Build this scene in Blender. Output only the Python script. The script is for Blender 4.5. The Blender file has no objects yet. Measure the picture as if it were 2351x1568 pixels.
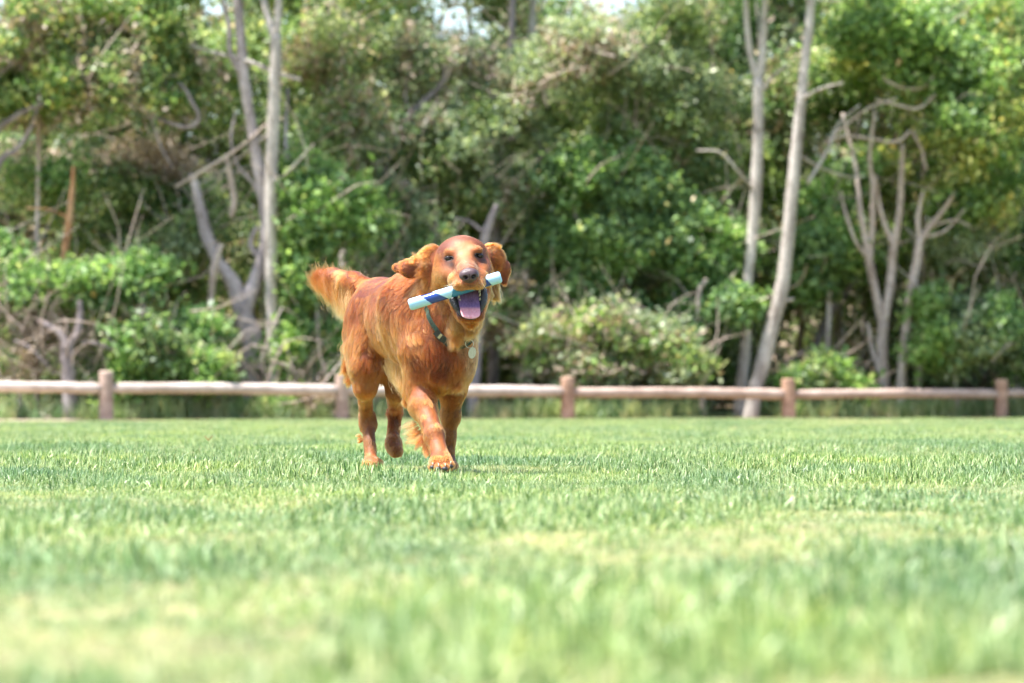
import bpy, math, random
import numpy as np
from mathutils import Vector, Matrix, Quaternion
from mathutils.kdtree import KDTree
from mathutils.bvhtree import BVHTree

sc = bpy.context.scene
COL = sc.collection
R = math.radians

# ---------------------------------------------------------------- camera
FOC, CAMH, HORIZ = 135.0, 0.25, 909.0      # lens mm, eye height, horizon row of a 2351x1568 frame
FPX = FOC / 36.0 * 2351.0
cam = bpy.data.objects.new('camera', bpy.data.cameras.new('camera'))
COL.objects.link(cam)
cam.data.lens = FOC
cam.data.sensor_width = 36.0
cam.location = (0, 0, CAMH)
cam.rotation_euler = (R(90) + math.atan((HORIZ - 784.0) / FPX), 0, 0)
cam.data.clip_start, cam.data.clip_end = 0.3, 600.0
cam.data.dof.use_dof = True
cam.data.dof.focus_distance = 11.78
cam.data.dof.aperture_fstop = 5.2
cam.data.dof.aperture_blades = 0
sc.camera = cam

# ---------------------------------------------------------------- sky and sun
SUN_EL, SUN_AZ = R(70), R(262)      # azimuth clockwise from +Y (north): behind the camera and to its left
w = bpy.data.worlds.new('World')
sc.world = w
w.use_nodes = True
nt = w.node_tree
bgn = nt.nodes['Background']
sky = nt.nodes.new('ShaderNodeTexSky')
sky.sky_type = 'NISHITA'
sky.sun_disc = False
sky.sun_elevation = SUN_EL
sky.sun_rotation = SUN_AZ
sky.air_density = 1.0
sky.dust_density = 2.0
nt.links.new(sky.outputs[0], bgn.inputs[0])
bgn.inputs[1].default_value = 0.15
sl = bpy.data.lights.new('sun', 'SUN')
sl.energy = 5.0
sl.angle = R(0.55)
sl.color = (1.0, 0.965, 0.93)
so = bpy.data.objects.new('sun', sl)
COL.objects.link(so)
sdir = Vector((math.sin(SUN_AZ) * math.cos(SUN_EL), math.cos(SUN_AZ) * math.cos(SUN_EL), math.sin(SUN_EL)))
so.rotation_euler = sdir.to_track_quat('Z', 'Y').to_euler()
so.location = (0, 0, 30)

sc.view_settings.view_transform = 'Standard'
sc.view_settings.look = 'None'
sc.view_settings.exposure = 1.42
sc.view_settings.gamma = 1.0
sc.view_settings.use_curve_mapping = False
sc.render.engine = 'CYCLES'
cy = sc.cycles
cy.use_denoising = True
cy.max_bounces = 8
cy.diffuse_bounces = 4
cy.glossy_bounces = 3
cy.transmission_bounces = 6
cy.transparent_max_bounces = 8
cy.sample_clamp_indirect = 6.0
cy.sample_clamp_direct = 14.0
cy.use_adaptive_sampling = False
cy.caustics_reflective = False
cy.caustics_refractive = False

# ---------------------------------------------------------------- helpers
def tag(o, label=None, cat=None, group=None, kind=None):
    if label: o['label'] = label
    if cat: o['category'] = cat
    if group: o['group'] = group
    if kind: o['kind'] = kind
    return o

def thing(name, label, cat, loc=(0, 0, 0), group=None):
    o = bpy.data.objects.new(name, None)
    COL.objects.link(o)
    o.location = loc
    o.empty_display_size = 0.2
    return tag(o, label, cat, group)

def add(name, me, parent=None, mat=None):
    o = bpy.data.objects.new(name, me)
    COL.objects.link(o)
    if mat is not None:
        for m in (mat if isinstance(mat, (list, tuple)) else [mat]):
            me.materials.append(m)
    if parent is not None:
        o.parent = parent
        o.matrix_parent_inverse = Matrix.Translation(-Vector(parent.location))
    return o

def mesh(name, V, F, smooth=True):
    """V (n,3) array, F list of index tuples or an (m,k) array"""
    me = bpy.data.meshes.new(name)
    V = np.asarray(V, dtype=np.float32)
    if isinstance(F, np.ndarray):
        m, k = F.shape
        me.vertices.add(len(V)); me.vertices.foreach_set('co', V.ravel())
        me.loops.add(m * k); me.loops.foreach_set('vertex_index', F.astype(np.int32).ravel())
        me.polygons.add(m); me.polygons.foreach_set('loop_start', (np.arange(m) * k).astype(np.int32))
        me.update(calc_edges=True)
    else:
        me.from_pydata(V.tolist(), [], F)
    if smooth:
        me.polygons.foreach_set('use_smooth', np.ones(len(me.polygons), bool))
    me.update()
    return me

def join(parts):
    V, F, n = [], [], 0
    for v, f in parts:
        V.append(np.asarray(v, float)); F += [tuple(int(i) + n for i in q) for q in f]; n += len(v)
    return np.concatenate(V), F

def Q(vx, vy, Y):
    """the world point at distance Y on the sight line of a spot measured on the 2351x1568 photograph"""
    return Vector(((vx - 1175.5) / FPX * Y, Y, CAMH + (HORIZ - vy) / FPX * Y))

def P(cx, cy_, Y):
    """the same for the enlarged picture of the dog (880,660 origin, 2.0625 px per photo px)"""
    return Q((880 + cx / 2.0625) / 1.27563, (660 + cy_ / 2.0625) / 1.27563, Y)

def catmull(pts, n):
    """resample a polyline of rows (x,y,z,r,...) smoothly into n rows"""
    p = np.asarray(pts, float)
    if len(p) == 2:
        t = np.linspace(0, 1, n)[:, None]
        return p[0] * (1 - t) + p[1] * t
    e = np.concatenate([[2 * p[0] - p[1]], p, [2 * p[-1] - p[-2]]])
    s = np.linspace(0, len(p) - 1 - 1e-9, n)
    i = s.astype(int); t = (s - i)[:, None]
    a, b, c, d = e[i], e[i + 1], e[i + 2], e[i + 3]
    return 0.5 * ((2 * b) + (-a + c) * t + (2 * a - 5 * b + 4 * c - d) * t ** 2 + (-a + 3 * b - 3 * c + d) * t ** 3)

def tube(pts, n=12, seg=8, rough=0.0, rng=None, cap=True):
    """tapered tube along rows (x,y,z,r)"""
    c = catmull(pts, n)
    t = np.gradient(c[:, :3], axis=0)
    t /= np.linalg.norm(t, axis=1)[:, None] + 1e-9
    up = np.array([0.0, 0, 1]) if abs(t[0, 2]) < 0.8 else np.array([1.0, 0, 0])
    V = []
    for k in range(n):
        a = np.cross(t[k], up); a /= np.linalg.norm(a) + 1e-9
        b = np.cross(t[k], a)
        up = np.cross(a, t[k])
        an = np.linspace(0, 2 * np.pi, seg, endpoint=False)
        rr = c[k, 3] * (1 + (rough * rng.normal(size=seg) if rough else 0))
        V.append(c[k, :3] + (np.cos(an) * rr)[:, None] * a + (np.sin(an) * rr)[:, None] * b)
    V = np.concatenate(V)
    F = []
    for k in range(n - 1):
        for j in range(seg):
            j2 = (j + 1) % seg
            F.append((k * seg + j, k * seg + j2, (k + 1) * seg + j2, (k + 1) * seg + j))
    if cap:
        F.append(tuple(range(seg))[::-1]); F.append(tuple((n - 1) * seg + j for j in range(seg)))
    return V, F

class NT:
    """tiny node-graph helper"""
    def __init__(self, name):
        self.m = bpy.data.materials.new(name); self.m.use_nodes = True
        self.t = self.m.node_tree
        self.b = self.t.nodes['Principled BSDF']
        self.out = self.t.nodes['Material Output']
    def n(self, kind, **kw):
        nd = self.t.nodes.new('ShaderNode' + kind)
        for k, v in kw.items():
            if k.startswith('i_'):
                nd.inputs[k[2:].replace('_', ' ')].default_value = v
            else:
                setattr(nd, k, v)
        return nd
    def l(self, a, b): self.t.links.new(a, b)
    def ramp(self, src, stops, interp='LINEAR'):
        r = self.n('ValToRGB'); r.color_ramp.interpolation = interp
        e = r.color_ramp.elements
        while len(e) < len(stops): e.new(0.5)
        for q, (p, c) in zip(e, stops):
            q.position = p; q.color = (*c, 1) if len(c) == 3 else c
        self.l(src, r.inputs[0])
        return r.outputs[0]
    def mix(self, fac, a, b, mode='MIX'):
        m = self.n('MixRGB', blend_type=mode)
        for s, v in ((0, fac), (1, a), (2, b)):
            if isinstance(v, (int, float)): m.inputs[s].default_value = v
            elif isinstance(v, tuple): m.inputs[s].default_value = (*v, 1)
            else: self.l(v, m.inputs[s])
        return m.outputs[0]
    def noise(self, scale, detail=3, vec=None, rough=0.5, dist=0.0):
        n = self.n('TexNoise'); n.inputs['Scale'].default_value = scale
        n.inputs['Detail'].default_value = detail; n.inputs['Roughness'].default_value = rough
        n.inputs['Distortion'].default_value = dist
        if vec is not None: self.l(vec, n.inputs['Vector'])
        return n.outputs[0]
    def pos(self, scale=(1, 1, 1)):
        g = self.n('NewGeometry'); mp = self.n('Mapping'); mp.inputs['Scale'].default_value = scale
        self.l(g.outputs['Position'], mp.inputs['Vector']); return mp.outputs[0]
    def bump(self, h, strength=0.5, dist=0.01):
        b = self.n('Bump'); b.inputs['Strength'].default_value = strength; b.inputs['Distance'].default_value = dist
        self.l(h, b.inputs['Height']); self.l(b.outputs[0], self.b.inputs['Normal'])

def simple_mat(name, col, rough=0.5, **kw):
    g = NT(name)
    g.b.inputs['Base Color'].default_value = (*col, 1)
    g.b.inputs['Roughness'].default_value = rough
    for k, v in kw.items(): g.b.inputs[k.replace('_', ' ')].default_value = v
    return g.m
# ---------------------------------------------------------------- ground sheet and lawn
rng = np.random.default_rng(7)
FENCE_A, FENCE_B = Q(244, 909, 39.2), Q(2299, 909, 43.2)      # posts one and five
def fence_y(x):
    return FENCE_A.y + (x - FENCE_A.x) / (FENCE_B.x - FENCE_A.x) * (FENCE_B.y - FENCE_A.y)

g = NT('soil_under_lawn')
v = g.pos()
c1 = g.ramp(g.noise(3.0, 6, v), [(0.3, (0.12, 0.13, 0.05)), (0.7, (0.30, 0.28, 0.13))])
c2 = g.ramp(g.noise(40.0, 4, v), [(0.3, (0.5, 0.5, 0.45)), (0.7, (1.2, 1.15, 1.0))])
g.l(g.mix(1.0, c1, c2, 'MULTIPLY'), g.b.inputs['Base Color'])
g.b.inputs['Roughness'].default_value = 0.95
g.bump(g.noise(60, 4, v), 0.6, 0.01)
M_SOIL = g.m
g = NT('leaf_litter')
v = g.pos()
c1 = g.ramp(g.noise(1.3, 8, v, 0.65), [(0.3, (0.12, 0.085, 0.055)), (0.5, (0.26, 0.19, 0.12)), (0.75, (0.42, 0.34, 0.24))])
vo = g.n('TexVoronoi'); vo.inputs['Scale'].default_value = 14.0; g.l(v, vo.inputs['Vector'])
c2 = g.ramp(vo.outputs['Color'], [(0.2, (0.5, 0.45, 0.4)), (0.8, (1.25, 1.2, 1.1))])
g.l(g.mix(1.0, c1, c2, 'MULTIPLY'), g.b.inputs['Base Color'])
g.b.inputs['Roughness'].default_value = 0.95
g.bump(vo.outputs['Distance'], 0.8, 0.03)
M_LITTER = g.m

# lawn ground: a sheet with soft swells; woodland floor takes over behind the fence and rises gently
def sheet(name, xs, ys, zf, mat):
    X, Y = np.meshgrid(xs, ys); Z = zf(X, Y)
    V = np.stack([X, Y, Z], -1).reshape(-1, 3); nx = len(xs)
    i, j = np.meshgrid(np.arange(nx - 1), np.arange(len(ys) - 1))
    a = (j * nx + i).ravel()
    return add(name, mesh(name, V, np.stack([a, a + 1, a + nx + 1, a + nx], -1)), None, mat)
lawn = sheet('lawn_ground', np.linspace(-60, 60, 61), np.concatenate([np.linspace(-40, 0, 8), np.linspace(1, 46, 46)]),
             lambda X, Y: 0 * X, M_SOIL)
tag(lawn, 'flat lawn soil under the grass', kind='structure')
floor = sheet('woodland_floor', np.linspace(-60, 60, 121), np.linspace(38.6, 130, 100),
              lambda X, Y: np.where(Y - fence_y(X) < -0.9, -0.05, 0.004 + 0.0 * X) + np.clip(Y - 46, 0, 200) * 0.05 +
              np.where(Y > fence_y(X) + 0.5, 0.03 * np.sin(X * 1.7) * np.sin(Y * 1.3), 0), M_LITTER)
tag(floor, 'brown leaf litter ground under the trees', kind='structure')

dirt = sheet('dirt_path', np.linspace(-30, Q(200, 965, 39).x, 24), np.linspace(36.9, 38.75, 8), lambda X, Y: .012 + 0 * X,
             simple_mat('sandy_dirt', (.46, .36, .26), .95))
tag(dirt, 'strip of pale dirt along the fence at far left', kind='structure')
def leaf_shader(name, stops, patch=None, rough=0.42, trans=0.45, spec=0.5, bump=False, tipdry=None, hue_scale=0.6):
    """green blade / leaf: a per-leaf colour ramp, a patchy tint in the world, some light passing through"""
    g = NT(name)
    geo = g.n('NewGeometry'); oi = g.n('ObjectInfo')
    ad = g.n('Math', operation='ADD'); g.l(geo.outputs['Random Per Island'], ad.inputs[0]); g.l(oi.outputs['Random'], ad.inputs[1])
    fr = g.n('Math', operation='FRACT'); g.l(ad.outputs[0], fr.inputs[0])
    col = g.ramp(fr.outputs[0], stops)
    if patch:
        for sc_, pst in patch:
            col = g.mix(1.0, col, g.ramp(g.noise(sc_, 3, g.pos((1, 0.55, 1))), pst), 'MULTIPLY')
    g.l(col, g.b.inputs['Base Color'])
    g.b.inputs['Roughness'].default_value = rough
    g.b.inputs['Specular IOR Level'].default_value = spec
    tr = g.n('BsdfTranslucent')
    g.l(g.mix(1.0, col, (1.15, 1.15, 0.72), 'MULTIPLY'), tr.inputs['Color'])
    mx = g.n('MixShader'); mx.inputs[0].default_value = trans
    g.l(g.b.outputs[0], mx.inputs[1]); g.l(tr.outputs[0], mx.inputs[2]); g.l(mx.outputs[0], g.out.inputs['Surface'])
    return g.m

PATCH = [(0.75, [(0.36, (0.70, 0.84, 0.76)), (0.48, (0.97, 1.0, 0.9)), (0.66, (1.10, 1.12, 0.80))]),
         (2.6, [(0.3, (0.8, 0.86, 0.9)), (0.7, (1.2, 1.12, 1.0))])]
M_GRASS = leaf_shader('grass_blade', [(0.0, (0.035, 0.085, 0.022)), (0.25, (0.12, 0.22, 0.07)), (0.55, (0.30, 0.42, 0.19)),
                                      (0.82, (0.50, 0.60, 0.38)), (1.0, (0.72, 0.68, 0.46))], PATCH, 0.44, 0.27, 0.5)
M_THATCH = leaf_shader('dry_grass', [(0.0, (0.30, 0.40, 0.18)), (0.5, (0.48, 0.52, 0.29)), (1.0, (0.68, 0.58, 0.40))], PATCH[1:], 0.6, 0.35, 0.3)

def blades(n, rad, h0, h1, w0, w1, lean, rr):
    V, F, M = [], [], []
    for k in range(n):
        a, d = rr.uniform(0, 2 * math.pi), rad * math.sqrt(rr.random())
        x, y = d * math.cos(a), d * math.sin(a)
        h, w_ = rr.uniform(h0, h1), rr.uniform(w0, w1) / 2
        la, le = rr.uniform(0, 2 * math.pi), abs(rr.normal(0, lean)) + 0.08
        fa = la + rr.normal(0, 0.9)
        ux, uy = -math.sin(fa) * w_, math.cos(fa) * w_
        o = len(V)
        segs = 4
        for s in range(segs):
            t = s / segs
            cx = x + math.cos(la) * h * le * t ** 1.6; cy_ = y + math.sin(la) * h * le * t ** 1.6
            z = h * (t - 0.32 * le * t * t)
            q = (1 - 0.75 * t ** 2.2) * (0.75 + 0.25 * min(1, t * 4))
            V += [(cx - ux * q, cy_ - uy * q, z), (cx + ux * q, cy_ + uy * q, z)]
        V.append((x + math.cos(la) * h * le, y + math.sin(la) * h * le, h * (1 - 0.32 * le)))
        for s in range(segs - 1):
            F.append((o + 2 * s, o + 2 * s + 1, o + 2 * s + 3, o + 2 * s + 2))
        F.append((o + 2 * segs - 2, o + 2 * segs - 1, o + 2 * segs))
    return V, F

tuftcol = bpy.data.collections.new('grass_tufts')
kinds = []
rr = np.random.default_rng(3)
for k in range(10):
    if k < 4:   V, F = blades(18, 0.045, 0.022, 0.045, 0.0022, 0.0042, 0.75, rr); mt = M_GRASS      # common blades
    elif k < 7: V, F = blades(12, 0.04, 0.035, 0.070, 0.0032, 0.0062, 0.75, rr); mt = M_GRASS        # broad long blades
    elif k < 9: V, F = blades(26, 0.045, 0.010, 0.024, 0.0014, 0.0030, 0.9, rr); mt = M_THATCH       # fine short dry blades
    else:       V, F = blades(3, 0.03, 0.07, 0.11, 0.002, 0.004, 0.5, rr); mt = M_GRASS             # stray long stems
    o = bpy.data.objects.new('tuft_%02d' % k, mesh('tuft', V, F)); o.data.materials.append(mt)
    tuftcol.objects.link(o)

def vnoise(x, y, s, seed):
    """smooth value noise"""
    r_ = np.random.default_rng(seed); T = r_.random((64, 64))
    u, v_ = x / s, y / s; i, j = np.floor(u).astype(int), np.floor(v_).astype(int); a, b = u - i, v_ - j
    a = a * a * (3 - 2 * a); b = b * b * (3 - 2 * b)
    g_ = lambda p, q: T[p % 64, q % 64]
    return (g_(i, j) * (1 - a) + g_(i + 1, j) * a) * (1 - b) + (g_(i, j + 1) * (1 - a) + g_(i + 1, j + 1) * a) * b

def gn_scatter(name, pts, rot, scl, idx, collection, label, cat='grass'):
    me = bpy.data.meshes.new(name)
    me.vertices.add(len(pts)); me.vertices.foreach_set('co', np.asarray(pts, np.float32).ravel())
    for nm, ty, key, arr in (('rot', 'FLOAT_VECTOR', 'vector', rot), ('scl', 'FLOAT', 'value', scl), ('idx', 'INT', 'value', idx)):
        at = me.attributes.new(nm, ty, 'POINT')
        at.data.foreach_set(key, np.ascontiguousarray(arr, np.int32 if ty == 'INT' else np.float32).ravel())
    o = add(name, me)
    ng = bpy.data.node_groups.new(name, 'GeometryNodeTree')
    ng.interface.new_socket('Geometry', in_out='INPUT', socket_type='NodeSocketGeometry')
    ng.interface.new_socket('Geometry', in_out='OUTPUT', socket_type='NodeSocketGeometry')
    gi, go = ng.nodes.new('NodeGroupInput'), ng.nodes.new('NodeGroupOutput')
    ci = ng.nodes.new('GeometryNodeCollectionInfo'); ci.inputs['Collection'].default_value = collection
    ci.inputs['Separate Children'].default_value = True; ci.inputs['Reset Children'].default_value = True
    ip = ng.nodes.new('GeometryNodeInstanceOnPoints'); ip.inputs['Pick Instance'].default_value = True
    def na(nm, ty):
        a = ng.nodes.new('GeometryNodeInputNamedAttribute'); a.data_type = ty; a.inputs['Name'].default_value = nm
        return a.outputs['Attribute']
    L = ng.links.new
    L(gi.outputs[0], ip.inputs['Points']); L(ci.outputs[0], ip.inputs['Instance'])
    L(na('idx', 'INT'), ip.inputs['Instance Index']); L(na('rot', 'FLOAT_VECTOR'), ip.inputs['Rotation'])
    L(na('scl', 'FLOAT'), ip.inputs['Scale']); L(ip.outputs[0], go.inputs[0])
    md = o.modifiers.new('scatter', 'NODES'); md.node_group = ng
    return tag(o, label, cat, kind='stuff')

# density falls with distance; rows of the lawn further off than 20 m need few tufts
pts = []
for y0, y1, dens in ((2.2, 6, 700), (6, 9, 1100), (9, 15.5, 2300), (15.5, 22, 1100), (22, 30, 450), (30, 43.6, 340)):
    hw = 0.165 * y1 + 0.5
    n = int(dens * 2 * hw * (y1 - y0))
    x, y = rng.uniform(-hw, hw, n), rng.uniform(y0, y1, n)
    k = (np.abs(x) < 0.165 * y + 0.5) & (y < fence_y(x) - 0.15)
    pts.append(np.stack([x[k], y[k]], -1))
pts = np.concatenate(pts)
edge_x = Q(215, 965, 39).x          # bare dirt edges the lawn left of the first post
k = (pts[:, 0] < edge_x) & (fence_y(pts[:, 0]) - pts[:, 1] < 1.9 + .25 * np.sin(pts[:, 0] * 3))
pts = pts[~k]
x, y = pts.T
pa = vnoise(x + 50, y * 0.6 + 50, 0.55, 1) * 0.6 + vnoise(x + 20, y * 0.6 + 20, 0.21, 2) * 0.4      # coarse-grass patches
th = vnoise(x + 90, y * 0.7 + 10, 0.8, 5) * 0.55 + vnoise(x + 70, y + 30, 0.25, 6) * 0.45            # dry patches
u = rng.random(len(x))
idx = rng.integers(0, 4, len(x))
coarse = u < np.clip((pa - 0.42) * 4.0, 0.04, 0.75)
idx[coarse] = rng.integers(4, 7, coarse.sum())
dry = (~coarse) & (rng.random(len(x)) < np.clip((th - 0.33) * 2.8, 0.10, 0.9))
idx[dry] = rng.integers(7, 9, dry.sum())
stray = rng.random(len(x)) < 0.006
idx[stray] = 9
scl = rng.uniform(0.42, 0.95, len(x)) * (0.36 + 0.85 * pa)
# sparser taller tufts along the far edge of the lawn
edge = fence_y(x) - y
scl *= np.clip(1.25 - y * .018, .55, 1.0)
rot = np.stack([rng.normal(0, 0.06, len(x)), rng.normal(0, 0.06, len(x)), rng.uniform(0, 6.283, len(x))], -1)
gn_scatter('lawn_grass', np.stack([x, y, 0 * x], -1), rot, scl, idx, tuftcol,
           'short bright green lawn grass with dry blades and coarse tufts')
# ---------------------------------------------------------------- log fence
def wood(name, a, b, c):
    g = NT(name)
    tc = g.n('TexCoord'); mp = g.n('Mapping'); mp.inputs['Scale'].default_value = (1, 1, 1)
    g.l(tc.outputs['Generated'], mp.inputs['Vector'])
    v = g.pos((2, 2, 9))
    n1 = g.noise(2.0, 5, v, 0.6)
    col = g.ramp(n1, [(0.3, a), (0.55, b), (0.75, c)])
    n2 = g.noise(9.0, 6, g.pos((1, 1, 1)), 0.7)
    col = g.mix(1.0, col, g.ramp(n2, [(0.25, (0.7, 0.68, 0.66)), (0.7, (1.12, 1.12, 1.12))]), 'MULTIPLY')
    g.l(col, g.b.inputs['Base Color']); g.b.inputs['Roughness'].default_value = 0.8
    g.bump(n2, 0.5, 0.01)
    return g.m
M_RAIL = wood('weathered_rail_wood', (0.38, 0.30, 0.25), (0.57, 0.47, 0.41), (0.70, 0.60, 0.54))
M_POST = wood('reddish_post_wood', (0.28, 0.19, 0.15), (0.42, 0.31, 0.25), (0.52, 0.40, 0.33))
M_RAIL2 = wood('tan_rail_wood', (0.33, 0.23, 0.18), (0.49, 0.36, 0.29), (0.60, 0.47, 0.39))
M_POST2 = wood('orange_post_wood', (0.30, 0.17, 0.11), (0.46, 0.28, 0.19), (0.56, 0.37, 0.27))
fr = np.random.default_rng(5)
fence = thing('log_fence', 'low round-log fence of posts and single rails between lawn and trees', 'fence', (0, 41, 0))
step = (FENCE_B - FENCE_A) / 4
top_v = {0: 852, 1: 859, 2: 865, 3: 870, 4: 871}
wid = {0: 33, 1: 31, 2: 31, 3: 32, 4: 29}
vxs = {0: 244, 1: 785, 2: 1303, 3: 1810, 4: 2299}
posts = {}
for k in range(-1, 6):
    kk = min(max(k, 0), 4)
    Y = FENCE_A.y + step.y * k
    p = Q(vxs[k], 909, Y) if k in vxs else FENCE_A + step * k
    zt = CAMH + (HORIZ - top_v[kk]) / FPX * Y
    r = wid[kk] / 2 / FPX * Y
    posts[k] = (p.x, Y, zt, r)
    prof = [(p.x, Y, -0.1, r * 1.02), (p.x, Y, zt * 0.5, r), (p.x, Y, zt - 0.012, r * 0.98), (p.x, Y, zt - 0.003, r * 0.93), (p.x, Y, zt, r * 0.80)]
    V, F = [], []
    seg = 20
    for z_, r_ in ((-0.1, r * 1.03), (zt * 0.3, r * 1.02), (zt * 0.7, r), (zt - 0.015, r * 0.99), (zt - 0.004, r * 0.95), (zt + 0.001, r * 0.84)):
        for j in range(seg):
            a = 2 * math.pi * j / seg
            q = r_ * (1 + 0.02 * math.sin(3 * a + k))
            V.append((p.x + q * math.cos(a), Y + q * math.sin(a), z_ + 0.004 * math.sin(a + k)))
    for i in range(5):
        for j in range(seg):
            F.append((i * seg + j, i * seg + (j + 1) % seg, (i + 1) * seg + (j + 1) % seg, (i + 1) * seg + j))
    F.append(tuple(5 * seg + j for j in range(seg)))
    add('post', mesh('post', V, F), fence, M_POST2 if k >= 2 else M_POST)
rail_v = {-1: 887, 0: 891, 1: 895, 2: 900, 3: 905, 4: 904, 5: 903}
for k in range(-1, 5):
    x0, Y0, _, r0 = posts[k]; x1, Y1, _, r1 = posts[k + 1]
    za, zb = CAMH + (HORIZ - rail_v[k]) / FPX * Y0, CAMH + (HORIZ - rail_v[k + 1]) / FPX * Y1
    n = 26; pp = []
    w0 = 0.058 if k < 3 else 0.052
    d = Vector((x1 - x0, Y1 - Y0, 0)).normalized()
    x0 += d.x * (r0 - 0.03); Y0 += d.y * (r0 - 0.03); x1 -= d.x * (r1 - 0.03); Y1 -= d.y * (r1 - 0.03)
    ph = fr.uniform(0, 6)
    for i in range(n):
        t = i / (n - 1)
        tap = min(1.0, 0.80 + min(t, 1 - t) * 5)
        pp.append((x0 + (x1 - x0) * t, Y0 + (Y1 - Y0) * t, za + (zb - za) * t + 0.006 * math.sin(5 * t + ph) + fr.normal(0, 0.0012),
                   (w0 + 0.004 * math.sin(3.1 * t + ph * 2) + fr.normal(0, 0.0012)) * tap))
    V, F = tube(pp, n, 16)
    add('rail', mesh('rail', V, F), fence, M_RAIL2 if k >= 2 else M_RAIL)
# ---------------------------------------------------------------- woodland
def bark(name, a, b, c, band=0.0):
    g = NT(name)
    n1 = g.noise(3.0, 6, g.pos((2.0, 2.0, 0.7)), 0.65)
    col = g.ramp(n1, [(0.32, a), (0.5, b), (0.66, c)])
    n2 = g.noise(14.0, 5, g.pos((1, 1, 2.4)), 0.7)
    col = g.mix(1.0, col, g.ramp(n2, [(0.3, (0.6, 0.58, 0.56)), (0.55, (1.05, 1.05, 1.05))]), 'MULTIPLY')
    g.l(col, g.b.inputs['Base Color']); g.b.inputs['Roughness'].default_value = 0.85
    g.bump(n2, 0.7, 0.02)
    return g.m
B_PALE = bark('pale_smooth_bark', (0.24, 0.20, 0.17), (0.46, 0.41, 0.36), (0.60, 0.55, 0.49))
B_GREY = bark('grey_lilac_bark', (0.15, 0.12, 0.12), (0.28, 0.235, 0.235), (0.44, 0.385, 0.375))
B_LILAC = bark('lilac_grey_bark', (0.22, 0.18, 0.175), (0.42, 0.36, 0.35), (0.60, 0.53, 0.52))
B_TAN = bark('tan_stem_bark', (0.34, 0.25, 0.20), (0.55, 0.44, 0.37), (0.68, 0.58, 0.50))
B_RUST = bark('rusty_dead_wood', (0.28, 0.12, 0.05), (0.45, 0.22, 0.10), (0.52, 0.33, 0.18))

def lmat(name, stops, rough=0.32, trans=0.42, spec=0.6):
    rough, spec, trans = max(rough, .42), min(spec, .42), trans + .06
    stops = [(p, tuple(min(.7, (c * .80 + .20 * (sum(q) / 3)) * 1.72) for c in q)) for p, q in stops]
    return leaf_shader(name, stops, [(0.5, [(0.3, (0.75, 0.82, 0.85)), (0.7, (1.25, 1.2, 1.0))])], rough, trans, spec)
L_OLIVE = lmat('olive_leaves', [(0, (0.06, 0.11, 0.04)), (0.45, (0.125, 0.20, 0.065)), (0.8, (0.25, 0.33, 0.12)), (0.95, (0.38, 0.40, 0.18)), (1, (0.46, 0.30, 0.16))])
L_SAGE = lmat('sage_leaves', [(0, (0.07, 0.11, 0.06)), (0.5, (0.15, 0.21, 0.11)), (0.85, (0.30, 0.36, 0.20)), (1, (0.46, 0.42, 0.28))], 0.42)
L_DEEP = lmat('deep_green_leaves', [(0, (0.05, 0.10, 0.035)), (0.5, (0.095, 0.18, 0.06)), (0.85, (0.18, 0.29, 0.10)), (0.985, (0.24, 0.34, 0.09)), (1, (0.5, 0.25, 0.08))], 0.25, 0.35, 0.8)
L_BRIGHT = lmat('bright_green_leaves', [(0, (0.06, 0.13, 0.03)), (0.5, (0.13, 0.25, 0.06)), (0.9, (0.28, 0.42, 0.12)), (1, (0.5, 0.5, 0.2))], 0.27, 0.45, 0.7)
L_YELLOW = lmat('yellowing_leaves', [(0, (0.11, 0.17, 0.04)), (0.5, (0.20, 0.27, 0.07)), (0.85, (0.40, 0.39, 0.11)), (1, (0.50, 0.32, 0.10))], 0.35)
L_DRY = lmat('dry_pinkish_leaves', [(0, (0.16, 0.11, 0.08)), (0.5, (0.26, 0.19, 0.15)), (1, (0.38, 0.29, 0.23))], 0.6, 0.2, 0.3)
L_DARK = lmat('shaded_leaves', [(0, (0.06, 0.09, 0.04)), (0.6, (0.12, 0.17, 0.075)), (1, (0.22, 0.28, 0.12))], 0.4, 0.35, 0.4)

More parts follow.
